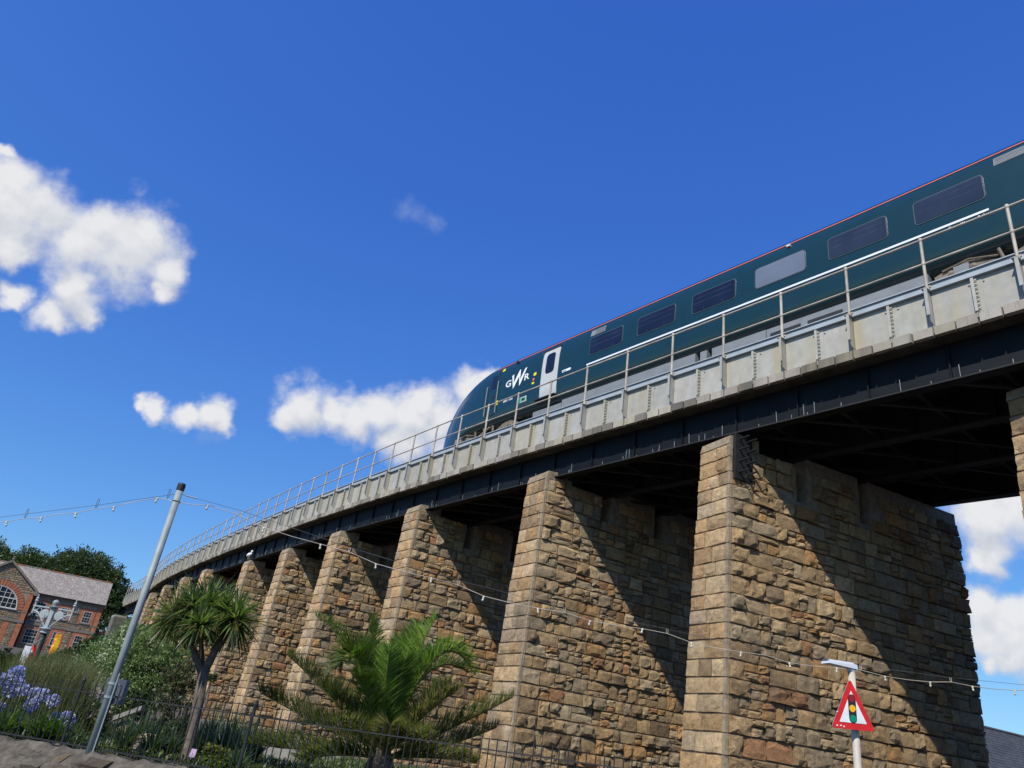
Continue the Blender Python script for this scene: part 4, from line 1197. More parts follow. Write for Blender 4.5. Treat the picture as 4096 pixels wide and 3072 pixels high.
# ------------------------------------------------------------------ slate roofed building at the right
rb = thing('slate_building', (34, 42, 0), 'dark slate roof of a building seen past the pier at the lower right', 'building')
R0 = at(3850, 2896, 38.0); R1 = at(4096, 2943, 41.0)
rd_ = (R1 - R0); rd_.z = 0; rd_.normalize(); rn_ = Vector((rd_.y, -rd_.x, 0)); zr = (R0.z + R1.z)/2
b = MB()
def rp(u, o, z): return Vector((R0.x, R0.y, 0)) + rd_*u + rn_*o + Vector((0, 0, z))
nrow = 22
for i in range(nrow):                       # slate courses, each lapping the one below
    o0, o1 = 3.4*i/nrow, 3.4*(i+1)/nrow + .03; z0, z1 = zr - 2.9*i/nrow, zr - 2.9*(i+1)/nrow - .02
    b.hexa([rp(-4, o0, z0-.03), rp(18, o0, z0-.03), rp(18, o1, z1-.01), rp(-4, o1, z1-.01), rp(-4, o0, z0), rp(18, o0, z0), rp(18, o1, z1+.025), rp(-4, o1, z1+.025)])
b.hexa([rp(-4, -3.4, zr-2.95), rp(18, -3.4, zr-2.95), rp(18, 0, zr-.03), rp(-4, 0, zr-.03), rp(-4, -3.4, zr-2.9), rp(18, -3.4, zr-2.9), rp(18, 0, zr), rp(-4, 0, zr)])
rf = b.build('roof', MAT['slate_dark'], rb)
b = MB(); b.tube([rp(-4, 0, zr+.01), rp(18, 0, zr+.01)], 0.09, 8); b.build('ridge', MAT['slate_dark'], rb)
b = MB(); b.hexa([rp(-3.7, -3.1, 0), rp(17.7, -3.1, 0), rp(17.7, 3.1, 0), rp(-3.7, 3.1, 0), rp(-3.7, -3.1, zr-2.8), rp(17.7, -3.1, zr-2.8), rp(17.7, 3.1, zr-2.8), rp(-3.7, 3.1, zr-2.8)]); b.build('wall', MAT['concrete'], rb)
# ------------------------------------------------------------------ brick and stone house with arched window
HO = at(418.5, 2419.8, 112.0); KH = 1.4
hU = Vector((math.cos(rad(27)), math.sin(rad(27)), 0)); hN = Vector((hU.y, -hU.x, 0))      # hN faces the viewer
def H(u, v, o=0.0): return HO + hU*(u*KH) + hN*o + Vector((0, 0, v*KH))
house = thing('house', H(-6, -5.4), 'red brick and rubble stone house with slate roof, front gable and big arched window', 'house')
def hbox(name, mat, u0, u1, v0, v1, o0, o1, parent=None):
    b = MB(); b.hexa([H(u0, v0, o1), H(u1, v0, o1), H(u1, v0, o0), H(u0, v0, o0), H(u0, v1, o1), H(u1, v1, o1), H(u1, v1, o0), H(u0, v1, o0)])
    return b.build(name, mat, parent or house)
DEP = -8.5
rub = MB()
def rubble_panel(u0, u1, v0, v1, o):
    """rubble stones in rough courses on a wall panel"""
    v = v0
    while v < v1 - 0.04:
        h = min(rng.uniform(.13, .24), v1 - v); u = u0
        while u < u1 - 0.03:
            ww = min(rng.uniform(.14, .40), u1 - u)
            c = pick([((0.27,0.21,0.145),4), ((0.21,0.18,0.15),3), ((0.33,0.26,0.18),2), ((0.23,0.15,0.10),2)])
            e_ = 0.012; pr = rng.uniform(.02, .06)
            p = [H(u+e_, v+e_, o), H(u+ww-e_, v+e_, o), H(u+ww-e_, v+h-e_, o), H(u+e_, v+h-e_, o)]
            ctr = H(u+ww*.5, v+h*.5, o+pr)
            q = [x.lerp(ctr, .25) + hN*pr*.8 for x in p]
            rub.add(p + q, [(4,5,6,7), (0,1,5,4), (1,2,6,5), (2,3,7,6), (3,0,4,7)], 0, c)
            u += ww
        v += h
# main body and projecting gable
hbox('wall', MAT['mortar'], -17.8, 0.0, -6.2, -0.02, 0.0, DEP)
GO = 0.9
b = MB()
for (o0, o1) in ((0.0, GO),):
    pr = [H(-12.05, -6.2, 0), H(-6.33, -6.2, 0), H(-6.33, -0.05, 0), H(-9.17, 2.2, 0), H(-12.05, -0.05, 0)]
    b.prism(pr, hN*GO)
b.build('gable_wall', MAT['mortar'], house)
def windows(name, u0, u1, v0, v1, o, cols, rows, arch=0.0, mid=True):
    w_ = bpy.data.objects.new(name, None); COL.objects.link(w_); w_.parent = house
    hbox('reveal', MAT['black'], u0, u1, v0, v1, o-.02, o+.012, w_)
    fr = MB()
    def fb(a0, a1, c0, c1, oo=.05): fr.hexa([H(a0, c0, o+oo), H(a1, c0, o+oo), H(a1, c0, o+.0), H(a0, c0, o+.0), H(a0, c1, o+oo), H(a1, c1, o+oo), H(a1, c1, o), H(a0, c1, o)])
    t = .04
    fb(u0, u0+t, v0, v1); fb(u1-t, u1, v0, v1); fb(u0+t, u1-t, v0, v0+t); fb(u0+t, u1-t, v1-t, v1)
    if mid: fb(u0+t, u1-t, (v0+v1)/2-.025, (v0+v1)/2+.025, .055)
    for i in range(1, cols): x = u0 + (u1-u0)*i/cols; fb(x-.009, x+.009, v0+t, v1-t, .035)
    for j in range(1, rows): y = v0 + (v1-v0)*j/rows; fb(u0+t, u1-t, y-.009, y+.009, .03)
    fr.build('sash_frame', MAT['winwhite'], w_)
    hbox('pane', MAT['house_glass'], u0+.02, u1-.02, v0+.02, v1-.02, o+.013, o+.018, w_)
    hbox('sill', MAT['sill'], u0-.10, u1+.10, v0-.12, v0-.005, o, o+.14, w_)
    return w_
UPW = [(-1.55, -0.80), (-3.62, -2.86), (-5.72, -4.98)]
for (u0, u1) in UPW[:2]: windows('window', u0, u1, -2.02, -0.95, 0.03, 3, 4)
windows('window', -5.83, -4.98, -2.55, -0.85, 0.03, 3, 5)
for (u0, u1) in ((-1.56, -0.86), (-3.50, -2.84)): windows('window', u0, u1, -4.55, -3.26, 0.03, 3, 4)
windows('window', -5.86, -4.80, -4.70, -3.40, 0.03, 4, 4)
windows('vent_window', -2.52, -2.10, -1.16, -0.78, 0.03, 2, 2, mid=False)
windows('window', -10.9, -10.2, -4.6, -3.3, GO+.03, 3, 4); windows('window', -8.6, -7.9, -4.6, -3.3, GO+.03, 3, 4) if False else None
# brick dressings
def brick(u0, u1, v0, v1, o, t=.06): hbox('brick_dressing', MAT['brick'], u0, u1, v0, v1, o, o+t)
for (u0, u1, v0, v1) in [(q[0], q[1], -2.02, -0.95) for q in UPW[:2]] + [(-1.56, -0.86, -4.55, -3.26), (-3.50, -2.84, -4.55, -3.26)]:
    brick(u0-.30, u0-.005, v0-.14, v1+.28, 0.0); brick(u1+.005, u1+.30, v0-.14, v1+.28, 0.0); brick(u0, u1, v1+.005, v1+.28, 0.0)
for (u0, u1, v0, v1) in ((-5.83, -4.98, -2.55, -0.85), (-5.86, -4.80, -4.70, -3.40)):
    brick(u1+.005, u1+.30, v0, v1+.2, 0.0); brick(u0-.28, u0-.005, v0, v1+.2, 0.0); brick(u0, u1, v1+.005, v1+.25, 0.0)
brick(-0.42, 0.0, -6.2, -0.35, 0.0, .07); brick(-6.30, -6.05, -6.2, -.35, 0.0, .05)
brick(-6.75, -6.32, -6.2, -0.35, GO, .07); brick(-12.05, -11.62, -6.2, -.35, GO, .07)
brick(-7.9, -7.4, -6.2, -3.1, GO, .05); brick(-9.9, -9.4, -6.2, -3.1, GO, .05)
hbox('string_course', MAT['sill'], -6.3, 0.02, -2.98, -2.72, 0.0, .13); hbox('sill_course', MAT['sill'], -6.3, 0.02, -2.24, -2.15, 0.0, .10)
hbox('string_course', MAT['sill'], -12.1, -6.28, -3.05, -2.78, GO, GO+.13); hbox('sill_course', MAT['sill'], -12.1, -6.28, -2.12, -2.0, GO, GO+.10)
hbox('string_course', MAT['sill'], -12.1, -6.28, -5.35, -5.2, GO, GO+.12); hbox('plinth', MAT['sill'], -6.3, 0.02, -6.2, -5.2, 0.0, .10)
hbox('eaves_board', MAT['sill'], -6.3, 0.05, -0.34, -0.10, 0.0, .16)
for (u0, u1, v0, v1) in ((-0.52, -.44, -2.1, -.4), (-2.54, -1.86, -2.1, -1.2), (-2.08, -1.86, -1.15, -.4), (-4.66, -3.94, -2.1, -.4), (-6.0, -.44, -2.7, -2.26), (-2.52, -1.88, -5.2, -3.0), (-0.55, -.44, -5.2, -3.0), (-4.48, -3.82, -5.2, -3.0), (-6.0, -.44, -5.2, -4.75)): rubble_panel(u0, u1, v0, v1, 0.005)
for (u0, u1, v0, v1) in ((-9.38, -7.92, -5.2, -3.1), (-7.38, -6.77, -5.2, -3.1), (-11.6, -9.92, -5.2, -3.1), (-11.6, -6.77, -2.75, -2.15)): rubble_panel(u0, u1, v0, v1, GO+.005)
for i in range(12):                          # gable above the arch
    v0 = -0.3 + .2*i; hw = 2.75*(2.25 - v0)/2.35
    if hw < .1: continue
    rr = math.sqrt(max(0, 2.45**2 - (v0 + 1.95)**2)) if v0 + 1.95 < 2.45 else 0
    for sgn in (-1, 1):
        a, c = -9.17 + sgn*rr, -9.17 + sgn*(hw - .25)
        if abs(c + 9.17) > rr + .1: rubble_panel(min(a, c), max(a, c), v0, v0 + .19, GO+.005)
rub_o = rub.build('rubble_stones', MAT['rubble'], house); tag(rub_o, kind='stuff')
# arched window
aw = bpy.data.objects.new('arched_window', None); COL.objects.link(aw); aw.parent = house
AC = (-9.17, -1.93); R_out, R_in = 2.42, 1.90
def apt(r, a, o): return H(AC[0] + r*math.cos(a), AC[1] + r*math.sin(a), o)
for k in range(26):
    a0, a1 = math.pi*k/26 + .012, math.pi*(k+1)/26 - .012
    b = MB(); b.hexa([apt(R_in, a0, GO+.09), apt(R_out, a0, GO+.09), apt(R_out, a0, GO-.1), apt(R_in, a0, GO-.1), apt(R_in, a1, GO+.09), apt(R_out, a1, GO+.09), apt(R_out, a1, GO-.1), apt(R_in, a1, GO-.1)])
    b.build('arch_brick', MAT['brick'], aw)
b = MB(); b.add([apt(R_in, math.pi*k/24, GO+.004) for k in range(25)], [tuple(range(25))]); b.build('pane', MAT['house_glass'], aw)
fr = MB(); ra = R_in - .05
fr.tube([apt(ra, math.pi*k/24, GO+.02) for k in range(25)] + [apt(ra, 0, GO+.02)], 0.09, 5)
for x in (-1.35, -.95, -.5, .5, .95, 1.35): fr.bar(H(AC[0]+x, AC[1], GO+.03), H(AC[0]+x, AC[1]+math.sqrt(ra*ra-x*x), GO+.03), .055, .05)
for x in (0.0,): fr.bar(H(AC[0]+x, AC[1], GO+.04), H(AC[0]+x, AC[1]+ra, GO+.04), .15, .06)
for y in (.02, .45, 1.35): 
    hw = math.sqrt(ra*ra - y*y); fr.bar(H(AC[0]-hw, AC[1]+y, GO+.03), H(AC[0]+hw, AC[1]+y, GO+.03), .055, .05)
hw = math.sqrt(ra*ra-.81); fr.bar(H(AC[0]-hw, AC[1]+.9, GO+.04), H(AC[0]+hw, AC[1]+.9, GO+.04), .06, .14)
fr.build('sash_frame', MAT['winwhite'], aw)
hbox('sill', MAT['winwhite'], -11.15, -7.2, -2.0, -1.94, GO, GO+.2, aw)
# roofs
RD = -4.25*1.0; RV = 2.52
def roofslab(name, pts, th=.12):
    b = MB(); b.prism(pts, Vector((0, 0, -th))); return b.build(name, MAT['slate'], house)
rf = roofslab('roof', [H(-18.0, -.06, .45), H(0.12, -.06, .45), H(0.12, RV, RD), H(-18.0, RV, RD)])
roofslab('roof', [H(0.12, -.06, 2*RD-.45), H(-18.0, -.06, 2*RD-.45), H(-18.0, RV, RD), H(0.12, RV, RD)])
b = MB(); b.prism([H(0, -.05, 0), H(0, -.05, 2*RD), H(0, RV-.1, RD)], -hU*.3); b.build('end_gable', MAT['brick'], house)
for u in np.arange(-18, 0, .45): 
    b = MB(); b.bar(H(u, RV+.03, RD), H(u+.43, RV+.03, RD), .26, .12); b.build('ridge_tile', MAT['brick'] if rng.random() < .75 else MAT['slate'], rf)
GA = 2.36
roofslab('gable_roof', [H(-9.17, GA, GO+.25), H(-6.05, -.12, GO+.25), H(-6.05, -.12, -1), H(-9.17, GA, RD+.2)])
roofslab('gable_roof', [H(-9.17, GA, GO+.25), H(-9.17, GA, RD+.2), H(-12.3, -.12, -1), H(-12.3, -.12, GO+.25)])
b = MB(); b.bar(H(-9.17, GA-.02, GO+.2), H(-6.0, -.14, GO+.2), .30, .26); b.bar(H(-9.17, GA-.02, GO+.2), H(-12.35, -.14, GO+.2), .30, .26); b.build('gable_coping', MAT['sill'], house)
b = MB(); b.lathe(H(-9.17, GA+.05, GO+.2), [(.12, 0), (.16, .15), (.08, .25), (.14, .4), (.04, .55)], 8); b.build('finial', MAT['sill'], house)
hbox('kneeler', MAT['sill'], -6.45, -5.95, -.42, -.05, GO-.3, GO+.35)
b = MB(); b.tube([H(-6.3, -.10, .55), H(.12, -.10, .55)], .07, 6); b.build('gutter', MAT['black'], house)
b = MB(); b.tube([H(-6.22, -.2, .12), H(-6.22, -6, .12)], .07, 6); b.build('downpipe', MAT['black'], house)
bw = thing('boundary_wall', H(-9, -5.7, 9), 'dark low stone wall running in front of the house', 'wall')
b = MB(); b.hexa([H(-22, -7.6, 10), H(3, -7.6, 10), H(3, -7.6, 9.5), H(-22, -7.6, 9.5), H(-22, -5.55, 10), H(3, -5.55, 10), H(3, -5.55, 9.5), H(-22, -5.55, 9.5)]); b.build('wall', simple('dark_wall_stone', (0.055, 0.045, 0.045), .95, var=.4, scale=2), bw)
b = MB(); b.hexa([H(-22, -5.545, 10.1), H(3, -5.545, 10.1), H(3, -5.545, 9.4), H(-22, -5.545, 9.4), H(-22, -5.38, 10.1), H(3, -5.38, 10.1), H(3, -5.38, 9.4), H(-22, -5.38, 9.4)]); b.build('coping', MAT['sill'], bw)
# small orange roof and low wall right of the house
an = thing('outbuilding', H(1.2, -5.5, -2), 'small outbuilding with an orange tiled roof at the right end of the house', 'outbuilding')
b = MB(); b.hexa([H(.3, -6.5, -1), H(1.5, -6.5, -1), H(1.5, -6.5, -4), H(.3, -6.5, -4), H(.3, -2.75, -1), H(1.5, -2.75, -1), H(1.5, -2.75, -4), H(.3, -2.75, -4)]); b.build('wall', MAT['sill'], an)
b = MB(); b.prism([H(.2, -2.74, -.8), H(1.6, -2.74, -.8), H(.9, -2.25, -.8)], -hN*3.4); b.build('roof', MAT['brick'], an)

# ------------------------------------------------------------------ ornate column, board, banners
OB = at(128, 2655, 36.0); 
oc = thing('ornate_lamp_column', Vector((OB.x, OB.y, ground_z(OB.x, OB.y))), 'green cast iron column with white scrolled bracket and two round medallions on top', 'lamp column')
Zc = lambda py: at(100, py, 36.0).z
ox, oy = OB.x, OB.y
zn = at(178, 2522, 36.0).z; zt_ = at(215, 2420, 36.0).z; g0 = ground_z(ox, oy)
b = MB(); b.lathe((ox, oy, g0), [(.28, 0), (.28, .3), (.17, .5), (.15, 1.0), (.15, zn - g0 - .12)], 14); b.build('column', simple('column_green', (0.008, 0.014, 0.011), 0.6), oc, smooth=True)
WHT = simple('column_white', (0.30, 0.33, 0.34), 0.5, var=.1)
b = MB(); b.lathe((ox, oy, zn - .14), [(.17, 0), (.22, .04), (.17, .08), (.19, .16), (.27, .2), (.27, .24), (.16, .28)], 14); b.build('capital', WHT, oc)
b = MB(); b.hexa([Vector((ox-.07, oy-.07, zn+.1)), Vector((ox+.07, oy-.07, zn+.1)), Vector((ox+.07, oy+.07, zn+.1)), Vector((ox-.07, oy+.07, zn+.1)), Vector((ox-.10, oy-.07, zt_-.15)), Vector((ox+.10, oy-.07, zt_-.15)), Vector((ox+.10, oy+.07, zt_-.15)), Vector((ox-.10, oy+.07, zt_-.15))]); b.build('bracket_core', WHT, oc)
aw_ = .88
b = MB(); b.bar((ox-aw_-.05, oy, zt_-.14), (ox+aw_+.05, oy, zt_-.14), .08, .06)
for sg_ in (-1, 1):
    b.tube([(ox + sg_*(.12 + (aw_-.12)*t_), oy, zn + .16 + (zt_ - zn - .50)*math.sin(t_*math.pi/2)) for t_ in np.linspace(0, 1, 9)], .035, 6)
    for (cx, cz, rr) in ((.60, -.30, .10), (.76, -.36, .07), (.62, -.5, .06)):
        b.tube([(ox + sg_*(cx + rr*math.cos(q)), oy, zt_ + cz + rr*math.sin(q)) for q in np.linspace(0, 5.6, 10)], .018, 5)
    b.bar((ox+sg_*aw_, oy, zt_-.55), (ox+sg_*aw_, oy, zt_+.05), .06)
b.build('scroll_bracket', WHT, oc)
for sg_ in (-1, 1):
    b = MB(); b.lathe((ox+sg_*.33, oy+.02, zt_-.42), [(.02, -.04), (.20, -.03), (.21, 0), (.20, .03), (.02, .04)], 18, (0, 1, 0)); b.build('medallion', WHT, oc)
    b = MB(); b.lathe((ox+sg_*aw_, oy, zt_+.03), [(.05, 0), (.085, .05), (.05, .1), (.07, .15), (.02, .24), (.03, .28), (.005, .34)], 10); b.build('finial', WHT, oc)
b = MB(); b.lathe((ox, oy, zt_-.12), [(.2, 0), (.22, .05), (.09, .09), (.13, .16), (.15, .24), (.10, .32), (.02, .36)], 14); b.build('finial', MAT['galv'], oc)
b = MB(); b.lathe((ox-aw_-.03, oy-.02, zt_-.72), [(.02, 0), (.09, .06), (.11, .13), (.06, .22), (.02, .26)], 12); b.build('lantern', MAT['iron'], oc)

nb = at(88, 2640, 33.0); gz_ = ground_z(nb.x, nb.y)
bo = thing('notice_board', (nb.x, nb.y, gz_), 'pale blue white upright board on a thin post left of the green column', 'board')
zb0, zb1 = at(70, 2665, 33.0).z, at(97, 2581, 33.0).z
b = MB(); b.obox(Vector((nb.x-.10, nb.y, zb0)), Vector((.22, .10, 0)), Vector((-.02, .04, 0)), Vector((0, 0, zb1-zb0))); b.build('board', MAT['signwhite'], bo)
b = MB(); b.tube([(nb.x+.16, nb.y+.05, gz_), (nb.x+.16, nb.y+.05, at(140, 2455, 33.0).z)], .022, 8); b.tube([(nb.x+.16, nb.y+.05, zb1+.12), (nb.x+.45, nb.y+.05, zb1+.36)], .014, 6); b.build('post', MAT['galv'], bo)
def banner(px0, py0, px1, py1, Y, wd_, mats, label):
    p0, p1 = at(px0, py0, Y), at(px1, py1, Y); g = ground_z(p0.x, p0.y)
    t = thing('banner', (p0.x, Y, g), label, 'banner', 'tall slim banners in front of the house')
    x0 = p0.x; z0, z1 = p0.z, p1.z
    b = MB(); b.tube([(x0 - wd_*.55, Y, g), (x0 - wd_*.5, Y, z1)], .02, 6); b.build('pole', MAT['galv'], t)
    b = MB(); n = 9; vs = []
    for i in range(n+1):
        f = i/n; z = z0 + (z1-z0)*f; w_ = wd_*(.62 + .38*math.sin(f*math.pi)**.5)
        vs += [(x0 - w_/2, Y - .04*math.sin(f*9), z), (x0, Y - .10 - .04*math.sin(f*7), z + .02), (x0 + w_/2, Y - .03*math.sin(f*8), z)]
    fs_ = []; mi = []
    for i in range(n):
        for q in range(2): fs_.append((3*i+q, 3*i+q+1, 3*i+4+q, 3*i+3+q)); mi.append(0 if (q == 1 or i in (3, 6)) else 1)
    b.v += vs; b.f += fs_; b.m += mi
    me = b.mesh('cloth', mats); o = link('cloth', me, None); o.parent = t; o.matrix_basis = Matrix.Translation(-absloc(t))
    md = o.modifiers.new('thick', 'SOLIDIFY'); md.thickness = .02
    return t
ORG = simple('banner_orange', (0.75, 0.16, 0.01), 0.6, var=.1); YEL = simple('banner_yellow', (0.80, 0.48, 0.01), 0.6, var=.1); RED = simple('banner_red', (0.70, 0.045, 0.02), 0.6, var=.1)
banner(206, 2620, 236, 2534, 38.0, .28, [YEL, ORG], 'yellow and orange slim banner hanging right of the green column')
rbn = banner(116, 2652, 142, 2582, 35.0, .17, [RED, RED], 'red slim banner with white ball close beside the green column')
b = MB(); bc = at(121, 2610, 34.9); b.lathe(bc - Vector((0, 0, .11)), [(.01, 0), (.08, .03), (.11, .10), (.08, .18), (.01, .22)], 12); b.build('ball', MAT['signwhite'], rbn, smooth=True)

# ------------------------------------------------------------------ vegetation
def leafy(name, blobs, n, size, cols, root, aspect=2.2, droop=0.0, upbias=0.3, mat='leaf', hollow=0.55):
    """crown made of many leaf faces gathered in clumps inside the given balls"""
    b = MB(); wts = [r**2.2 for _, r in blobs]
    clumps = []
    for _ in range(max(30, min(n//26, 900))):
        c, r = rng.choices(blobs, wts)[0]
        while True:
            v = Vector((rng.gauss(0, 1), rng.gauss(0, 1), rng.gauss(0, 1)))
            if v.length > .1: break
        v.normalize(); rr = r*(hollow + (1-hollow)*rng.random()**.6)*rng.uniform(.86, 1.06)
        clumps.append((c + v*rr, v, r*rng.uniform(.13, .24), rng.choices([a for a, _ in cols], [w_ for _, w_ in cols])[0], rng.uniform(.75, 1.25)))
    for _ in range(n):
        c, v, cr_, col, g = rng.choice(clumps)
        p = c + Vector((rng.gauss(0, .55), rng.gauss(0, .55), rng.gauss(0, .42)))*cr_*1.5
        d = (v*.7 + Vector((rng.gauss(0, 1), rng.gauss(0, 1), rng.gauss(0, 1)))*.8 + Vector((0, 0, upbias - droop))).normalized()
        s_ = d.cross(Vector((rng.gauss(0, 1), rng.gauss(0, 1), rng.gauss(0, 1)))).normalized()
        l = size*rng.uniform(.7, 1.35); w_ = l/aspect
        k = g*rng.uniform(.8, 1.2); cc = tuple(min(.9, x*k) for x in col)
        b.add([p - s_*w_*.15, p + d*l*.5 - s_*w_*.5, p + d*l, p + d*l*.5 + s_*w_*.5], [(0, 1, 2, 3)], 0, cc)
    return b.build(name, MAT[mat], root, fixn=False)
def trunk(root, base, tops, r0):
    b = MB()
    for tp in tops:
        m1 = base.lerp(tp, .45) + Vector((rng.uniform(-.1, .1), rng.uniform(-.1, .1), .05))*(tp-base).length*.25
        b.tube([base - Vector((0, 0, .2)), base.lerp(m1, .5), m1, tp], [r0, r0*.8, r0*.55, r0*.2], 7)
    return b.build('trunk', MAT['bark'], root, smooth=True)
def PX(px, py, Y, rpx): return (at(px, py, Y), rpx*Y/FPX*1.05)
DG = [((0.055,0.082,0.030),4), ((0.075,0.102,0.038),3), ((0.038,0.060,0.024),3)]
LG = [((0.07,0.10,0.033),4), ((0.088,0.118,0.04),3), ((0.05,0.075,0.026),3)]
def tree(label, blobs, n, size, cols, Y, hollow=.5):
    lo = min(blobs, key=lambda q: q[0].z)[0]; cx = sum(q[0].x for q in blobs)/len(blobs)
    base = Vector((cx, Y, ground_z(cx, Y)))
    t = thing('tree', base, label, 'tree', 'trees behind the house')
    trunk(t, base, [q[0] for q in blobs[:5]], .45)
    leafy('crown', blobs, n, size, cols, t, 1.7, hollow=hollow)
    return t
tree('broad dark green tree crown rising above the right half of the slate roof', [PX(*q) for q in ((260,2292,138,75),(340,2285,138,78),(405,2312,138,66),(210,2290,138,50),(300,2330,138,85),(450,2345,138,55),(400,2380,138,75),(480,2395,138,42),(455,2440,138,50),(430,2500,138,60),(500,2420,138,26))], 48000, .42, DG, 138)
tree('lighter green tree crown left of the dark tree, above the gable', [PX(*q) for q in ((115,2258,148,58),(60,2268,148,55),(10,2245,148,48),(160,2268,148,50),(90,2300,148,70),(-60,2230,148,70),(-20,2290,148,70))], 24000, .42, LG, 148)
def hedge(label, blobs, n, size, cols, Y):
    base = Vector((blobs[0][0].x, Y, ground_z(blobs[0][0].x, Y))); t = thing('hedge', base, label, 'hedge', 'hedges between the garden and the house')
    b = MB()
    for q in blobs: b.tube([Vector((q[0].x, q[0].y, ground_z(q[0].x, Y) - .1)), q[0]], [.08, .03], 5)
    b.build('stem', MAT['bark'], t); leafy('foliage', blobs, n, size, cols, t, 1.8, hollow=.4)
hedge('dark hedge below the house wall at the left edge', [PX(*q) for q in ((-30,2650,46,42),(20,2650,46,38),(60,2662,46,34),(95,2668,46,30),(-60,2690,46,50),(40,2690,46,40))], 5200, .22, [((0.035,0.05,0.02),3), ((0.05,0.065,0.025),2)], 46)
hedge('hedge of mid green leaves between the green column and the big shrub', [PX(*q) for q in ((170,2668,42,26),(210,2655,42,34),(255,2650,42,36),(300,2645,42,36),(340,2620,42,40),(380,2590,42,40),(350,2660,42,40),(240,2690,42,40))], 7000, .20, [((0.05,0.075,0.03),3), ((0.075,0.10,0.04),2)], 42)
# shrubs behind the railings
GG = [((0.165,0.225,0.085),4), ((0.22,0.275,0.13),2), ((0.10,0.16,0.05),3), ((0.40,0.43,0.28),1.0)]
def shrub(label, blobs, n, size, cols, Y, cat='shrub', asp=2.2, grp='shrubs in the garden'):
    cx = sum(q[0].x for q in blobs)/len(blobs); base = Vector((cx, Y, ground_z(cx, Y)))
    t = thing('shrub', base, label, cat, grp)
    b = MB()
    for q in blobs: b.tube([base + Vector((rng.uniform(-.2, .2), 0, -.1)), base.lerp(q[0], .5) + Vector((rng.uniform(-.2, .2), 0, 0)), q[0]], [.05, .035, .012], 5)
    b.build('stem', MAT['bark'], t)
    leafy('foliage', blobs, n, size, cols, t, asp, hollow=.45)
    return t
shrub('large grey green small leaved shrub crossed by the grey pole', [PX(*q) for q in ((530,2560,17,62),(590,2600,17,80),(650,2650,17,70),(500,2640,17,80),(560,2700,17,90),(620,2740,17,75),(470,2730,17,70),(690,2600,17,35),(540,2800,17,70),(690,2680,17,60),(730,2650,17,45),(670,2780,17,55))], 36000, .055, GG, 17)
shrub('low grey green shrub spreading left of the grey pole towards the column', [PX(*q) for q in ((420,2620,19,60),(360,2665,19,62),(300,2700,19,60),(430,2700,19,75),(380,2750,19,75),(270,2740,19,45),(450,2790,19,70),(330,2800,19,60))], 22000, .055, GG, 19)
TW = [((0.14,0.15,0.07),3), ((0.13,0.11,0.065),3), ((0.06,0.08,0.03),3)]
shrub('sparse twiggy shrub with bare branches left of the cabbage tree trunk', [PX(*q) for q in ((700,2690,16,45),(740,2720,16,45),(690,2770,16,55),(750,2800,16,40),(720,2860,16,40),(640,2860,16,45),(780,2650,16,30))], 2600, .075, TW, 16)
shrub('tiny green plant growing from the foot of a pier', [PX(*q) for q in ((848,2700,26,14),(845,2715,26,12))], 300, .09, LG, 26)
MG = [((0.13,0.15,0.025),4), ((0.09,0.12,0.02),3), ((0.17,0.17,0.04),2)]
shrub('low yellow green mossy shrub at the foot of the cabbage tree', [PX(*q) for q in ((855,3015,12.8,32),(885,3030,12.8,34),(835,3040,12.8,30),(905,3050,12.8,32),(870,3060,12.8,38))], 3600, .045, MG, 12.8, asp=1.5)
shrub('brown green low plant left of the grey pole foot', [PX(*q) for q in ((345,2880,14.5,38),(370,2920,14.5,40),(330,2950,14.5,36),(400,2870,14.5,28))], 2200, .08, [((0.11,0.10,0.03),3), ((0.16,0.12,0.06),2), ((0.06,0.08,0.02),3)], 14.5)
shrub('dark green bushy plant in the shade behind the railings, left of the moss', [PX(*q) for q in ((620,2960,14,34),(660,2930,14,36),(690,2970,14,36),(600,3000,14,32),(720,2930,14,30))], 2800, .08, DG, 14)

def blades(name, label, spots, n, h, wdt, cols, cat='grass tuft', spread=.55, kind=None, group=None, arch=.5):
    """tuft of arching strap leaves from each (point) spot"""
    obs = []
    for P in spots:
        b = MB()
        for _ in range(n):
            a = rng.uniform(0, 2*math.pi); l = h*rng.uniform(.6, 1.15); lean = spread*rng.random()**.7
            d = Vector((math.cos(a), math.sin(a), 0)); s_ = Vector((-d.y, d.x, 0)); p = P + d*rng.uniform(0, .06) + s_*rng.uniform(-.04, .04)
            c = rng.choices([x for x, _ in cols], [w_ for _, w_ in cols])[0]; k = rng.uniform(.75, 1.25); c = tuple(x*k for x in c)
            vs = []
            for i in range(5):
                f = i/4; w_ = wdt*(1 - f**2.2)*.5 + .0008
                q = p + Vector((0, 0, l*(f - arch*lean*f*f))) + d*(l*lean*f**1.5)
                vs += [q - s_*w_, q + s_*w_]
            b.add(vs, [(2*i, 2*i+1, 2*i+3, 2*i+2) for i in range(4)], 0, c)
        o = b.build(name, MAT['leaf'], None, fixn=False)
        o_me = o.data
        off_ = Vector(P); o_me.transform(Matrix.Translation(-off_)); o.location = off_
        if kind: tag(o, kind=kind)
        else: tag(o, label, cat, group)
        obs.append(o)
    return obs
def gpt(px, Y):
    q = proj(Vector((0, Y, 0))); x = at(px, 2950, Y).x
    return Vector((x, Y, ground_z(x, Y)))
SW = [((0.06,0.10,0.045),3), ((0.10,0.14,0.08),2), ((0.045,0.08,0.02),2)]
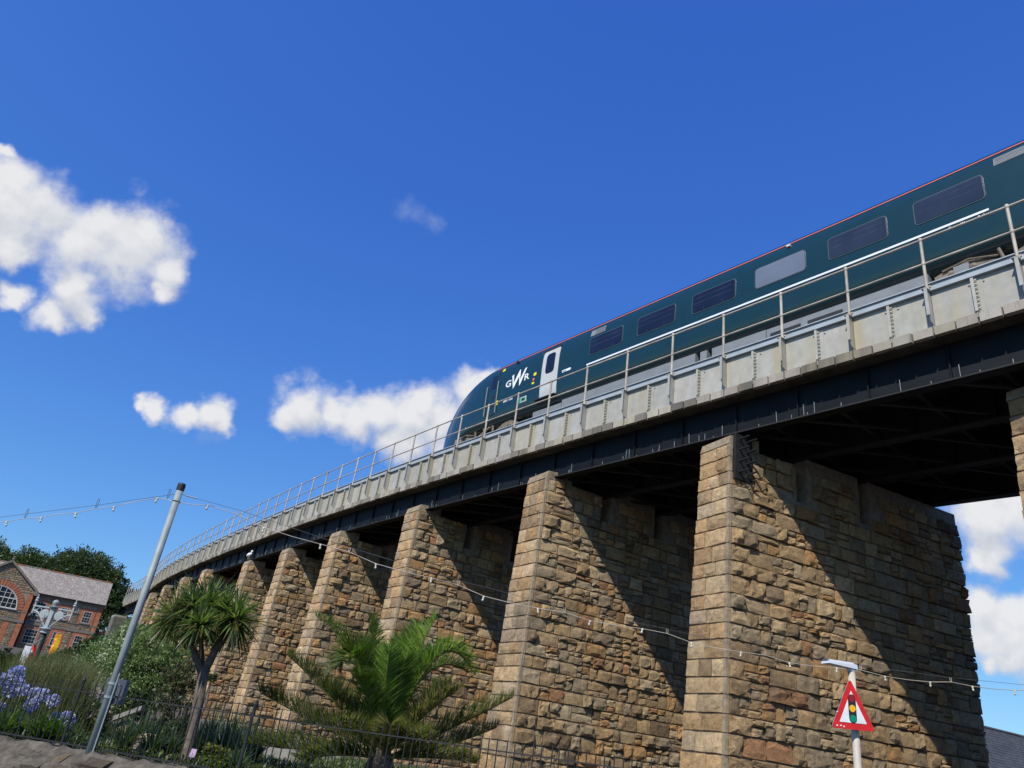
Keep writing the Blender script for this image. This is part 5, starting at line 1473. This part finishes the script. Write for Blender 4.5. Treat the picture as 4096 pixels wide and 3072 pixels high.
for px, Y, h, lab in ((800, 13.8, .75, 'spiky strap leaved clump just left of the cabbage tree trunk'), (905, 14.5, .85, 'tall narrow leaved clump right of the cabbage tree trunk'), (960, 13.6, .6, 'spiky silver green clump near the kerb wall, right of the cabbage tree'), (560, 13.2, .75, 'green strap leaved clump just right of the grey pole foot'), (620, 12.7, .6, 'strap leaved clump between the grey pole and the boulder'), (1030, 14.8, .7, 'grassy clump below the left fronds of the feathery palm'), (505, 12.8, .62, 'dense strap leaved clump at the foot of the grey pole'), (700, 12.9, .5, 'small spiky clump right of the pale boulder'), (1000, 17.2, 0.80, 'leafy strap clump in front of the low concrete wall, left part'), (1120, 17.0, 0.75, 'leafy strap clump in front of the low concrete wall, middle part'), (930, 17.5, 0.85, 'leafy strap clump hiding the left end of the low concrete wall'), (840, 18.5, 0.90, 'leafy strap clump behind the cabbage tree trunk'), (720, 17.5, 0.80, 'leafy strap clump between the twiggy shrub and the trunk'), (1250, 16.0, 0.70, 'leafy strap clump beside the pale concrete block'), (980, 12.4, .4, 'small dark spiky clump at the right of the moss shrub')):
    blades('strap_leaf_clump', lab, [gpt(px, Y)], 110, h, .028, SW, 'plant', .75)
# reedy brown green grass behind the blue flowers
RG = [((0.075,0.09,0.022),4), ((0.11,0.11,0.03),3), ((0.05,0.07,0.015),3)]
rs = []
b = MB()
for _ in range(4200):
    px = rng.uniform(-80, 300); Y = rng.uniform(14.2, 16.5); P = gpt(px, Y); l = rng.uniform(.95, 1.5)*(1 - .15*abs(px-120)/200); a = rng.uniform(0, 6.28); lean = rng.uniform(0, .3)
    d = Vector((math.cos(a), math.sin(a), 0)); s_ = Vector((1, 0, 0)); k = rng.uniform(.7, 1.2); c = tuple(x*k for x in rng.choices([x for x, _ in RG], [w_ for _, w_ in RG])[0])
    vs = []
    for i in range(4):
        f = i/3; w_ = .006*(1-f*.8); q = P + Vector((0, 0, l*f*(1-lean*f*.3))) + d*(l*lean*f*f); vs += [q - s_*w_, q + s_*w_]
    b.add(vs, [(2*i, 2*i+1, 2*i+3, 2*i+2) for i in range(3)], 0, c)
tag(b.build('reed_grass', MAT['leaf'], fixn=False), kind='stuff')
# low green cover
b = MB()
for _ in range(16000):
    px = rng.uniform(-60, 2300); Y = rng.uniform(12.2, 21) ; x = at(px, 2950, Y).x
    if Y < wall_y(x) + .2 or Y > 12.0 + 12 and rng.random() < .5: continue
    P = Vector((x, Y, ground_z(x, Y))); l = rng.uniform(.06, .24)*(1.5 if px < 330 else 1); a = rng.uniform(0, 6.28); d = Vector((math.cos(a), math.sin(a), 0)); s_ = Vector((-d.y, d.x, 0)); w_ = rng.uniform(.008, .022)
    c = rng.choice([(0.10,0.15,0.03), (0.065,0.11,0.025), (0.05,0.08,0.02), (0.12,0.13,0.04)])
    b.add([P, P + d*l*.35 + Vector((0, 0, l*.6)) - s_*w_, P + d*l*.9 + Vector((0, 0, l*.8)), P + d*l*.35 + Vector((0, 0, l*.6)) + s_*w_], [(0, 1, 2, 3)], 0, c)
tag(b.build('ground_cover', MAT['leaf'], fixn=False), kind='stuff')
# agapanthus
def agapanthus(px, py, Y, r, label):
    C_ = at(px, py, Y); g = ground_z(C_.x, Y); t = thing('agapanthus', (C_.x, Y, g), label, 'flower', 'blue agapanthus behind the railings')
    b = MB(); dx = rng.uniform(-.12, .12); b.tube([(C_.x + dx, Y + .05, g), (C_.x + dx*.5, Y, (g+C_.z)/2), tuple(C_)], [.010, .009, .008], 5); 
    b.build('stem', simple('flower_stem', (0.07, 0.12, 0.03), 0.5) if 'flower_stem' not in bpy.data.materials else bpy.data.materials['flower_stem'], t)
    b = MB()
    for _ in range(120):
        v = Vector((rng.gauss(0, 1), rng.gauss(0, 1), rng.gauss(.25, 1))).normalized()
        p0 = C_ + v*r*.25; p1 = C_ + v*r*rng.uniform(.72, 1.0)
        k = rng.uniform(.75, 1.35); c = tuple(min(.95, q*k) for q in rng.choice([(0.32,0.33,0.66), (0.46,0.46,0.76), (0.26,0.25,0.56), (0.68,0.68,0.84)]))
        s_ = v.cross(Vector((rng.gauss(0, 1), rng.gauss(0, 1), rng.gauss(0, 1)))).normalized(); s2 = v.cross(s_)
        for e_ in (s_, s2):
            w_ = r*.13
            b.add([p0, p0.lerp(p1, .6) - e_*w_*.4, p1 - e_*w_, p1 + v*r*.06, p1 + e_*w_, p0.lerp(p1, .6) + e_*w_*.4], [(0, 1, 2, 3, 4, 5)], 0, c)
    b.build('flower_head', MAT['petal'], t, fixn=False)
AG = [(12, 2722, 30, 'leftmost of the blue flower heads, cut by the frame'), (64, 2695, 34, 'blue flower head highest of all, at the left'), (70, 2745, 32, 'blue flower head just under the highest one'), (38, 2770, 26, 'small blue flower head at far left, lower of the left cluster'), (92, 2760, 24, 'blue flower head right edge of the left cluster'), (140, 2775, 26, 'blue flower head at the top left of the middle cluster'), (172, 2780, 26, 'blue flower head at the top right of the middle cluster'), (125, 2822, 27, 'lowest blue flower head of the middle cluster'), (212, 2805, 25, 'blue flower head on the right of the middle cluster'), (8, 2830, 18, 'tiny blue flower head low at the left frame edge'), (225, 2885, 34, 'big blue flower head beside the fence post'), (265, 2880, 32, 'big blue flower head right of the fence post'), (262, 2925, 24, 'lowest blue flower head, right of the fence post')]
for i, (px, py, r, lab) in enumerate(AG): agapanthus(px, py, 12.65 + .25*((i*7) % 4)/3, r*12.8/FPX*.95, lab)
for px, Y, lab in ((40, 12.7, 'broad leaved green clump under the leftmost blue flowers'), (130, 12.6, 'broad leaved green clump under the middle blue flowers'), (240, 12.5, 'broad leaved green clump under the big blue flowers')):
    blades('strap_leaf_clump', lab, [gpt(px, Y) + Vector((rng.uniform(-.3, .3), 0, 0))], 150, .55, .035, [((0.11,0.19,0.03),3), ((0.07,0.13,0.025),3)], 'plant', .95)
for px, py, Y, lab in ((268, 2735, 15, 'small pink and white flower cluster left of the fence post top'), (152, 2676, 17, 'small white flower cluster below the green column'), (385, 2775, 15, 'pale flower sprig beside the grey pole')):
    C_ = at(px, py, Y); t = thing('flower_cluster', (C_.x, Y, ground_z(C_.x, Y)), lab, 'flower'); b = MB(); b.tube([(C_.x, Y, ground_z(C_.x, Y)), tuple(C_)], .01, 5); b.build('stem', bpy.data.materials['flower_stem'], t)
    leafy('flower_head', [(C_, .085)], 130, .05, [((0.75,0.62,0.68),2), ((0.62,0.38,0.5),1), ((.8,.8,.78),1)], t, 1.3, mat='petal')

# ------------------------------------------------------------------ cabbage tree
CB = at(739, 3050, 12.75); CB.z = ground_z(CB.x, CB.y) 
ct = thing('cabbage_tree', CB, 'slender cabbage tree with tufts of sword shaped leaves on forked trunks', 'tree')
def c2(px, py, dy=0.0): return at(px, py, 12.75 + dy)
fork = c2(818, 2672)
b = MB()
b.tube([CB - Vector((0, 0, .1)), CB.lerp(fork, .05), CB.lerp(fork, .5) + Vector((.02, 0, 0)), fork], [.15, .085, .075, .085], 10)
heads = [(c2(705, 2470, .1), 118), (c2(828, 2425, .15), 140), (c2(940, 2480, -.05), 120), (c2(800, 2500, -.35), 85), (c2(765, 2435, -.1), 95), (c2(888, 2445, .05), 100)]
b.tube([fork - Vector((0, 0, .1)), c2(775, 2600), c2(745, 2545), heads[0][0]], [.065, .05, .045, .04], 8)
b.tube([fork - Vector((0, 0, .1)), c2(805, 2580, .2), heads[3][0] ], [.05, .04, .03], 8)
b.tube([fork - Vector((0, 0, .1)), c2(868, 2590), c2(850, 2500), heads[1][0]], [.075, .06, .05, .04], 8)
b.tube([c2(866, 2600), c2(905, 2540), heads[2][0]], [.05, .045, .035], 8)
b.build('trunk', MAT['bark'], ct, smooth=True)
CL = [((0.115,0.165,0.045),4), ((0.15,0.20,0.07),2), ((0.07,0.11,0.035),3), ((0.24,0.27,0.13),1)]
DEAD = [((0.17,0.13,0.07),2), ((0.12,0.10,0.05),2)]
for hi, (C_, rpx) in enumerate(heads):
    R_ = rpx*12.75/FPX; b = MB()
    for q in range(360):
        z = rng.uniform(-.9, 1.0); a = rng.uniform(0, 2*math.pi); s = math.sqrt(1-z*z)
        d = Vector((s*math.cos(a), s*math.sin(a), z)); l = R_*rng.uniform(.6, 1.32)*(1.0 if z > -.3 else .9)
        dead = z < -.45 and rng.random() < .6
        c = rng.choices([x for x, _ in (DEAD if dead else CL)], [w_ for _, w_ in (DEAD if dead else CL)])[0]; k = rng.uniform(.8, 1.2); c = tuple(x*k for x in c)
        s_ = d.cross(Vector((rng.gauss(0, .3), rng.gauss(0, .3), 1))).normalized(); vs = []
        dr = rng.uniform(.05, .30)*(2.2 if z < .15 else 1)
        for i in range(5):
            f = i/4; w_ = (.009 + .008*math.sin(min(1, f*1.6)*math.pi*.6))*(1 - f**3) + .0008
            p = C_ + d*(l*f) - Vector((0, 0, l*dr*f*f*s))
            vs += [p - s_*w_, p + s_*w_]
        b.add(vs, [(2*i, 2*i+1, 2*i+3, 2*i+2) for i in range(4)], 0, c)
    b.build('leaf_tuft', MAT['palm'], ct, fixn=False)
    b = MB()                              # flower panicles hanging under the tuft
    for q in range(22 if hi < 3 else 30):
        a = rng.uniform(math.pi, 2*math.pi); d = Vector((math.cos(a), math.sin(a)*.8, rng.uniform(-.35, .1))).normalized(); tip = C_ + d*R_*rng.uniform(.55, 1.0) - Vector((0, 0, R_*.15))
        for w_ in range(60):
            f = rng.uniform(.3, 1); p = C_.lerp(tip, f); v = Vector((rng.gauss(0, 1), rng.gauss(0, 1), rng.gauss(0, .8)))*R_*.10
            c = rng.choice([(0.24,0.20,0.075), (0.18,0.16,0.06), (0.30,0.25,0.12)])
            s_ = v.cross(Vector((0, 0, 1))).normalized()*.004 if v.length > 1e-4 else Vector((.004, 0, 0))
            b.add([p - s_, p + s_, p + v], [(0, 1, 2)], 0, c)
    b.build('flower_panicle', MAT['leaf'], ct, fixn=False)

# ------------------------------------------------------------------ feathery palm
PY_ = 13.6
PBs = at(1515, 3090, PY_); PBs.z = ground_z(PBs.x, PBs.y)
pt = thing('feathery_palm', PBs, 'big feathery palm with arching green fronds behind the railings', 'palm')
b = MB(); b.lathe(PBs - Vector((0, 0, .1)), [(.28, 0), (.30, .25), (.22, .5), (.10, .75)], 10); b.build('trunk', MAT['bark'], pt)
CROWN = PBs + Vector((0, 0, .45))
def frond(tip_px, ctrl_px, depth, cols, leaf=.42, npair=80, dry=0.0):
    tp = at(tip_px[0], tip_px[1], PY_ + depth); cp = at(ctrl_px[0], ctrl_px[1], PY_ + depth*.55)
    P0 = CROWN + Vector((rng.uniform(-.06, .06), rng.uniform(-.06, .06), 0)); pts = []
    # curve from the crown through the control point to the tip
    c1 = cp*2 - (P0 + tp)*.5
    for i in range(npair+1):
        t = i/npair; pts.append(P0*(1-t)**2 + c1*(2*t*(1-t)) + tp*t*t)
    b = MB(); b.tube(pts[::4], [.022*(1-.85*i/len(pts[::4])) + .003 for i in range(len(pts[::4]))], 5, col=(0.20, 0.22, 0.06))
    L_ = sum((q-p).length for p, q in zip(pts, pts[1:]))
    for i in range(int(npair*.14), npair+1):
        t = i/npair; p = pts[i]; tg = (pts[min(i+1, npair)] - pts[max(i-1, 0)]).normalized()
        sd = tg.cross(Vector((0, 0, 1))); sd = sd.normalized() if sd.length > .05 else Vector((1, 0, 0)); up = sd.cross(tg).normalized()
        ll = leaf*1.12*(math.sin(min(1, t*.95 + .14)*math.pi*.88)**.5)*rng.uniform(.9, 1.1)*(1 if t < .9 else .8)
        for sg_ in (-1, 1):
            for rep in range(4 if cols is GD else 3):
                d = (sd*sg_*rng.uniform(.6, 1.0) + tg*rng.uniform(.6, 1.15) + up*rng.uniform(.15, 1.3)).normalized()
                base_ = p + tg*rng.uniform(-.5, .5)*L_/npair
                w_ = .0078; k = rng.uniform(.8, 1.25); c = tuple(x*k for x in rng.choices([x for x, _ in cols], [q for _, q in cols])[0])
                if rng.random() < dry*(.4 + .6*t): c = tuple(x*k for x in rng.choice([(0.26,0.19,0.11), (0.20,0.14,0.09), (0.32,0.26,0.17)]))
                dr = Vector((0, 0, -ll*rng.uniform(.02, .22)*(1 + 1.5*dry)))
                s_ = d.cross(up).normalized()
                q1 = base_ + d*ll*.5 + dr*.2; q2 = base_ + d*ll + dr
                b.add([base_ - s_*w_*.6, base_ + s_*w_*.6, q1 + s_*w_, q1 - s_*w_, q2], [(0, 1, 2, 3), (3, 2, 4)], 0, c)
    b.build('frond', MAT['palm'], pt, fixn=False)
GR = [((0.095,0.16,0.022),3), ((0.13,0.21,0.033),2), ((0.06,0.10,0.016),2)]
GL = [((0.18,0.285,0.042),3), ((0.25,0.36,0.07),2), ((0.11,0.19,0.028),2)]
GD = [((0.085,0.12,0.024),3), ((0.13,0.165,0.04),2), ((0.05,0.075,0.016),2), ((0.24,0.23,0.13),.5)]
FR = [((1265,2465),(1420,2660),.5,GR,.40,0), ((1485,2470),(1505,2720),.6,GR,.36,0), ((1745,2470),(1640,2690),.3,GL,.40,0), ((1665,2500),(1600,2720),.7,GR,.38,0),
      ((1885,2680),(1735,2640),-.2,GL,.42,.05), ((1870,2690),(1700,2700),.6,GR,.40,.1), ((1395,2640),(1470,2680),-.9,GR,.44,.12), ((1360,2660),(1430,2650),-.3,GD,.42,.1),
      ((1155,2625),(1330,2800),.2,GD,.40,.1), ((1040,2770),(1260,2890),-.1,GD,.42,.15), ((1000,2975),(1230,3000),-.5,GD,.40,.15), ((2050,2790),(1790,2920),0,GD,.40,.2),
      ((1985,2910),(1770,2985),.3,GD,.38,.35), ((1800,2730),(1690,2830),.0,GR,.38,.55), ((1830,2760),(1690,2870),-.5,GD,.36,.6), ((1560,2600),(1540,2780),-1.0,GL,.42,0), ((1620,2640),(1580,2800),-.8,GR,.42,0),
      ((1440,2700),(1480,2830),-1.1,GR,.42,.05), ((1330,2900),(1430,2930),-1.2,GD,.36,.5), ((1560,2905),(1545,2940),-1.4,GD,.34,.6), ((1700,2960),(1620,2960),-1.2,GD,.36,.4), ((1210,2900),(1370,2920),.6,GD,.40,.1), ((1900,3050),(1720,3030),-.6,GD,.38,.4), ((1200,3040),(1360,3020),-.9,GD,.38,.2), ((1450,2560),(1490,2740),.9,GR,.4,0), ((1600,2560),(1560,2740),1.0,GR,.4,0), ((1740,2600),(1650,2750),.9,GR,.4,0), ((1290,2760),(1400,2830),.8,GD,.4,.1)]
for tip, ctl, dp, cols, lf, dry in FR: frond(tip, ctl, dp, cols, lf*(1.28 if cols is GD else 1.08), 80, dry)

# ------------------------------------------------------------------ rocks, kerb walls, small things in the garden
def boulder(px, py, Y, sx, sy, sz, col, label):
    P = at(px, py, Y); P.z = ground_z(P.x, Y)
    bm = bmesh.new(); bmesh.ops.create_icosphere(bm, subdivisions=3, radius=1)
    r2 = random.Random(px)
    off = [Vector((r2.gauss(0, 1), r2.gauss(0, 1), r2.gauss(0, 1))).normalized() for _ in range(9)]; cut = [r2.uniform(.62, .9) for _ in off]
    for v in bm.verts:
        for o_, c_ in zip(off, cut):
            d = v.co.dot(o_)
            if d > c_: v.co -= o_*(d - c_)*.9
        v.co = Vector((v.co.x*sx, v.co.y*sy, v.co.z*sz))
    me = bpy.data.meshes.new('boulder'); bm.to_mesh(me); bm.free(); me.materials.append(MAT['stone'])
    o = link('boulder', me, None, Matrix.Translation(P + Vector((0, 0, sz*.55))), col); return tag(o, label, 'boulder', 'boulders among the garden plants')
boulder(590, 2985, 12.9, .26, .2, .24, (0.40, 0.34, 0.24), 'pale pointed boulder just right of the grey pole foot')
boulder(520, 2915, 15.5, .30, .25, .28, (0.36, 0.31, 0.23), 'tan boulder under the leaning stone post')
boulder(320, 2905, 14.6, .14, .14, .2, (0.36, 0.25, 0.17), 'small orange tan stone right of the fence post')
P = at(505, 2860, 15.2); st_ = MB(); st_.obox(at(440, 2885, 15.2), at(560, 2842, 15.2) - at(440, 2885, 15.2), Vector((0, .18, 0)), Vector((0.01, 0, .085)))
tag(st_.build('stone_post', MAT['concrete']), 'squared grey stone post lying at a slant behind the railings', 'stone post')
def kerb(px0, py0, px1, py1, Y0, Y1, h, th, label):
    a, c = at(px0, py0, Y0), at(px1, py1, Y1); g = min(ground_z(a.x, Y0), ground_z(c.x, Y1)) - .1
    zt2 = (a.z + c.z)/2; b = MB(); d = (c - a); d.z = 0; n_ = Vector((-d.y, d.x, 0)).normalized()*th
    b.hexa([Vector((a.x, a.y, g)), Vector((c.x, c.y, g)), Vector((c.x, c.y, g)) + n_, Vector((a.x, a.y, g)) + n_, Vector((a.x, a.y, zt2)), Vector((c.x, c.y, zt2)), Vector((c.x, c.y, zt2)) + n_, Vector((a.x, a.y, zt2)) + n_])
    t = b.build('kerb_wall', MAT['concrete']); tag(t, label, 'kerb wall', 'low concrete walls in front of the piers', 'thing')
kerb(736, 2862, 935, 2899, 24, 24.5, .4, .3, 'low concrete wall behind the cabbage tree trunk')
kerb(940, 2922, 1370, 2985, 19, 19.5, .4, .3, 'low concrete wall left of the feathery palm')
kerb(1060, 2990, 1225, 3012, 16, 16, .4, .4, 'pale concrete block low behind the palm fronds at left')
C_ = at(768, 3012, 12.5); lb = thing('plant_label', (C_.x, C_.y, ground_z(C_.x, C_.y)), 'small pink plant label beside the cabbage tree foot', 'label')
b = MB(); b.obox(C_ + Vector((-.035, 0, -.055)), Vector((.075, .03, .0)), Vector((0, .006, 0)), Vector((.01, .02, .11))); b.build('plate', simple('pink_plate', (0.62, 0.42, 0.60), 0.5, var=.05), lb)
b = MB(); b.tube([(C_.x, C_.y+.02, ground_z(C_.x, C_.y) - .02), (C_.x, C_.y+.02, C_.z)], .006, 5); b.build('stake', MAT['galv'], lb)
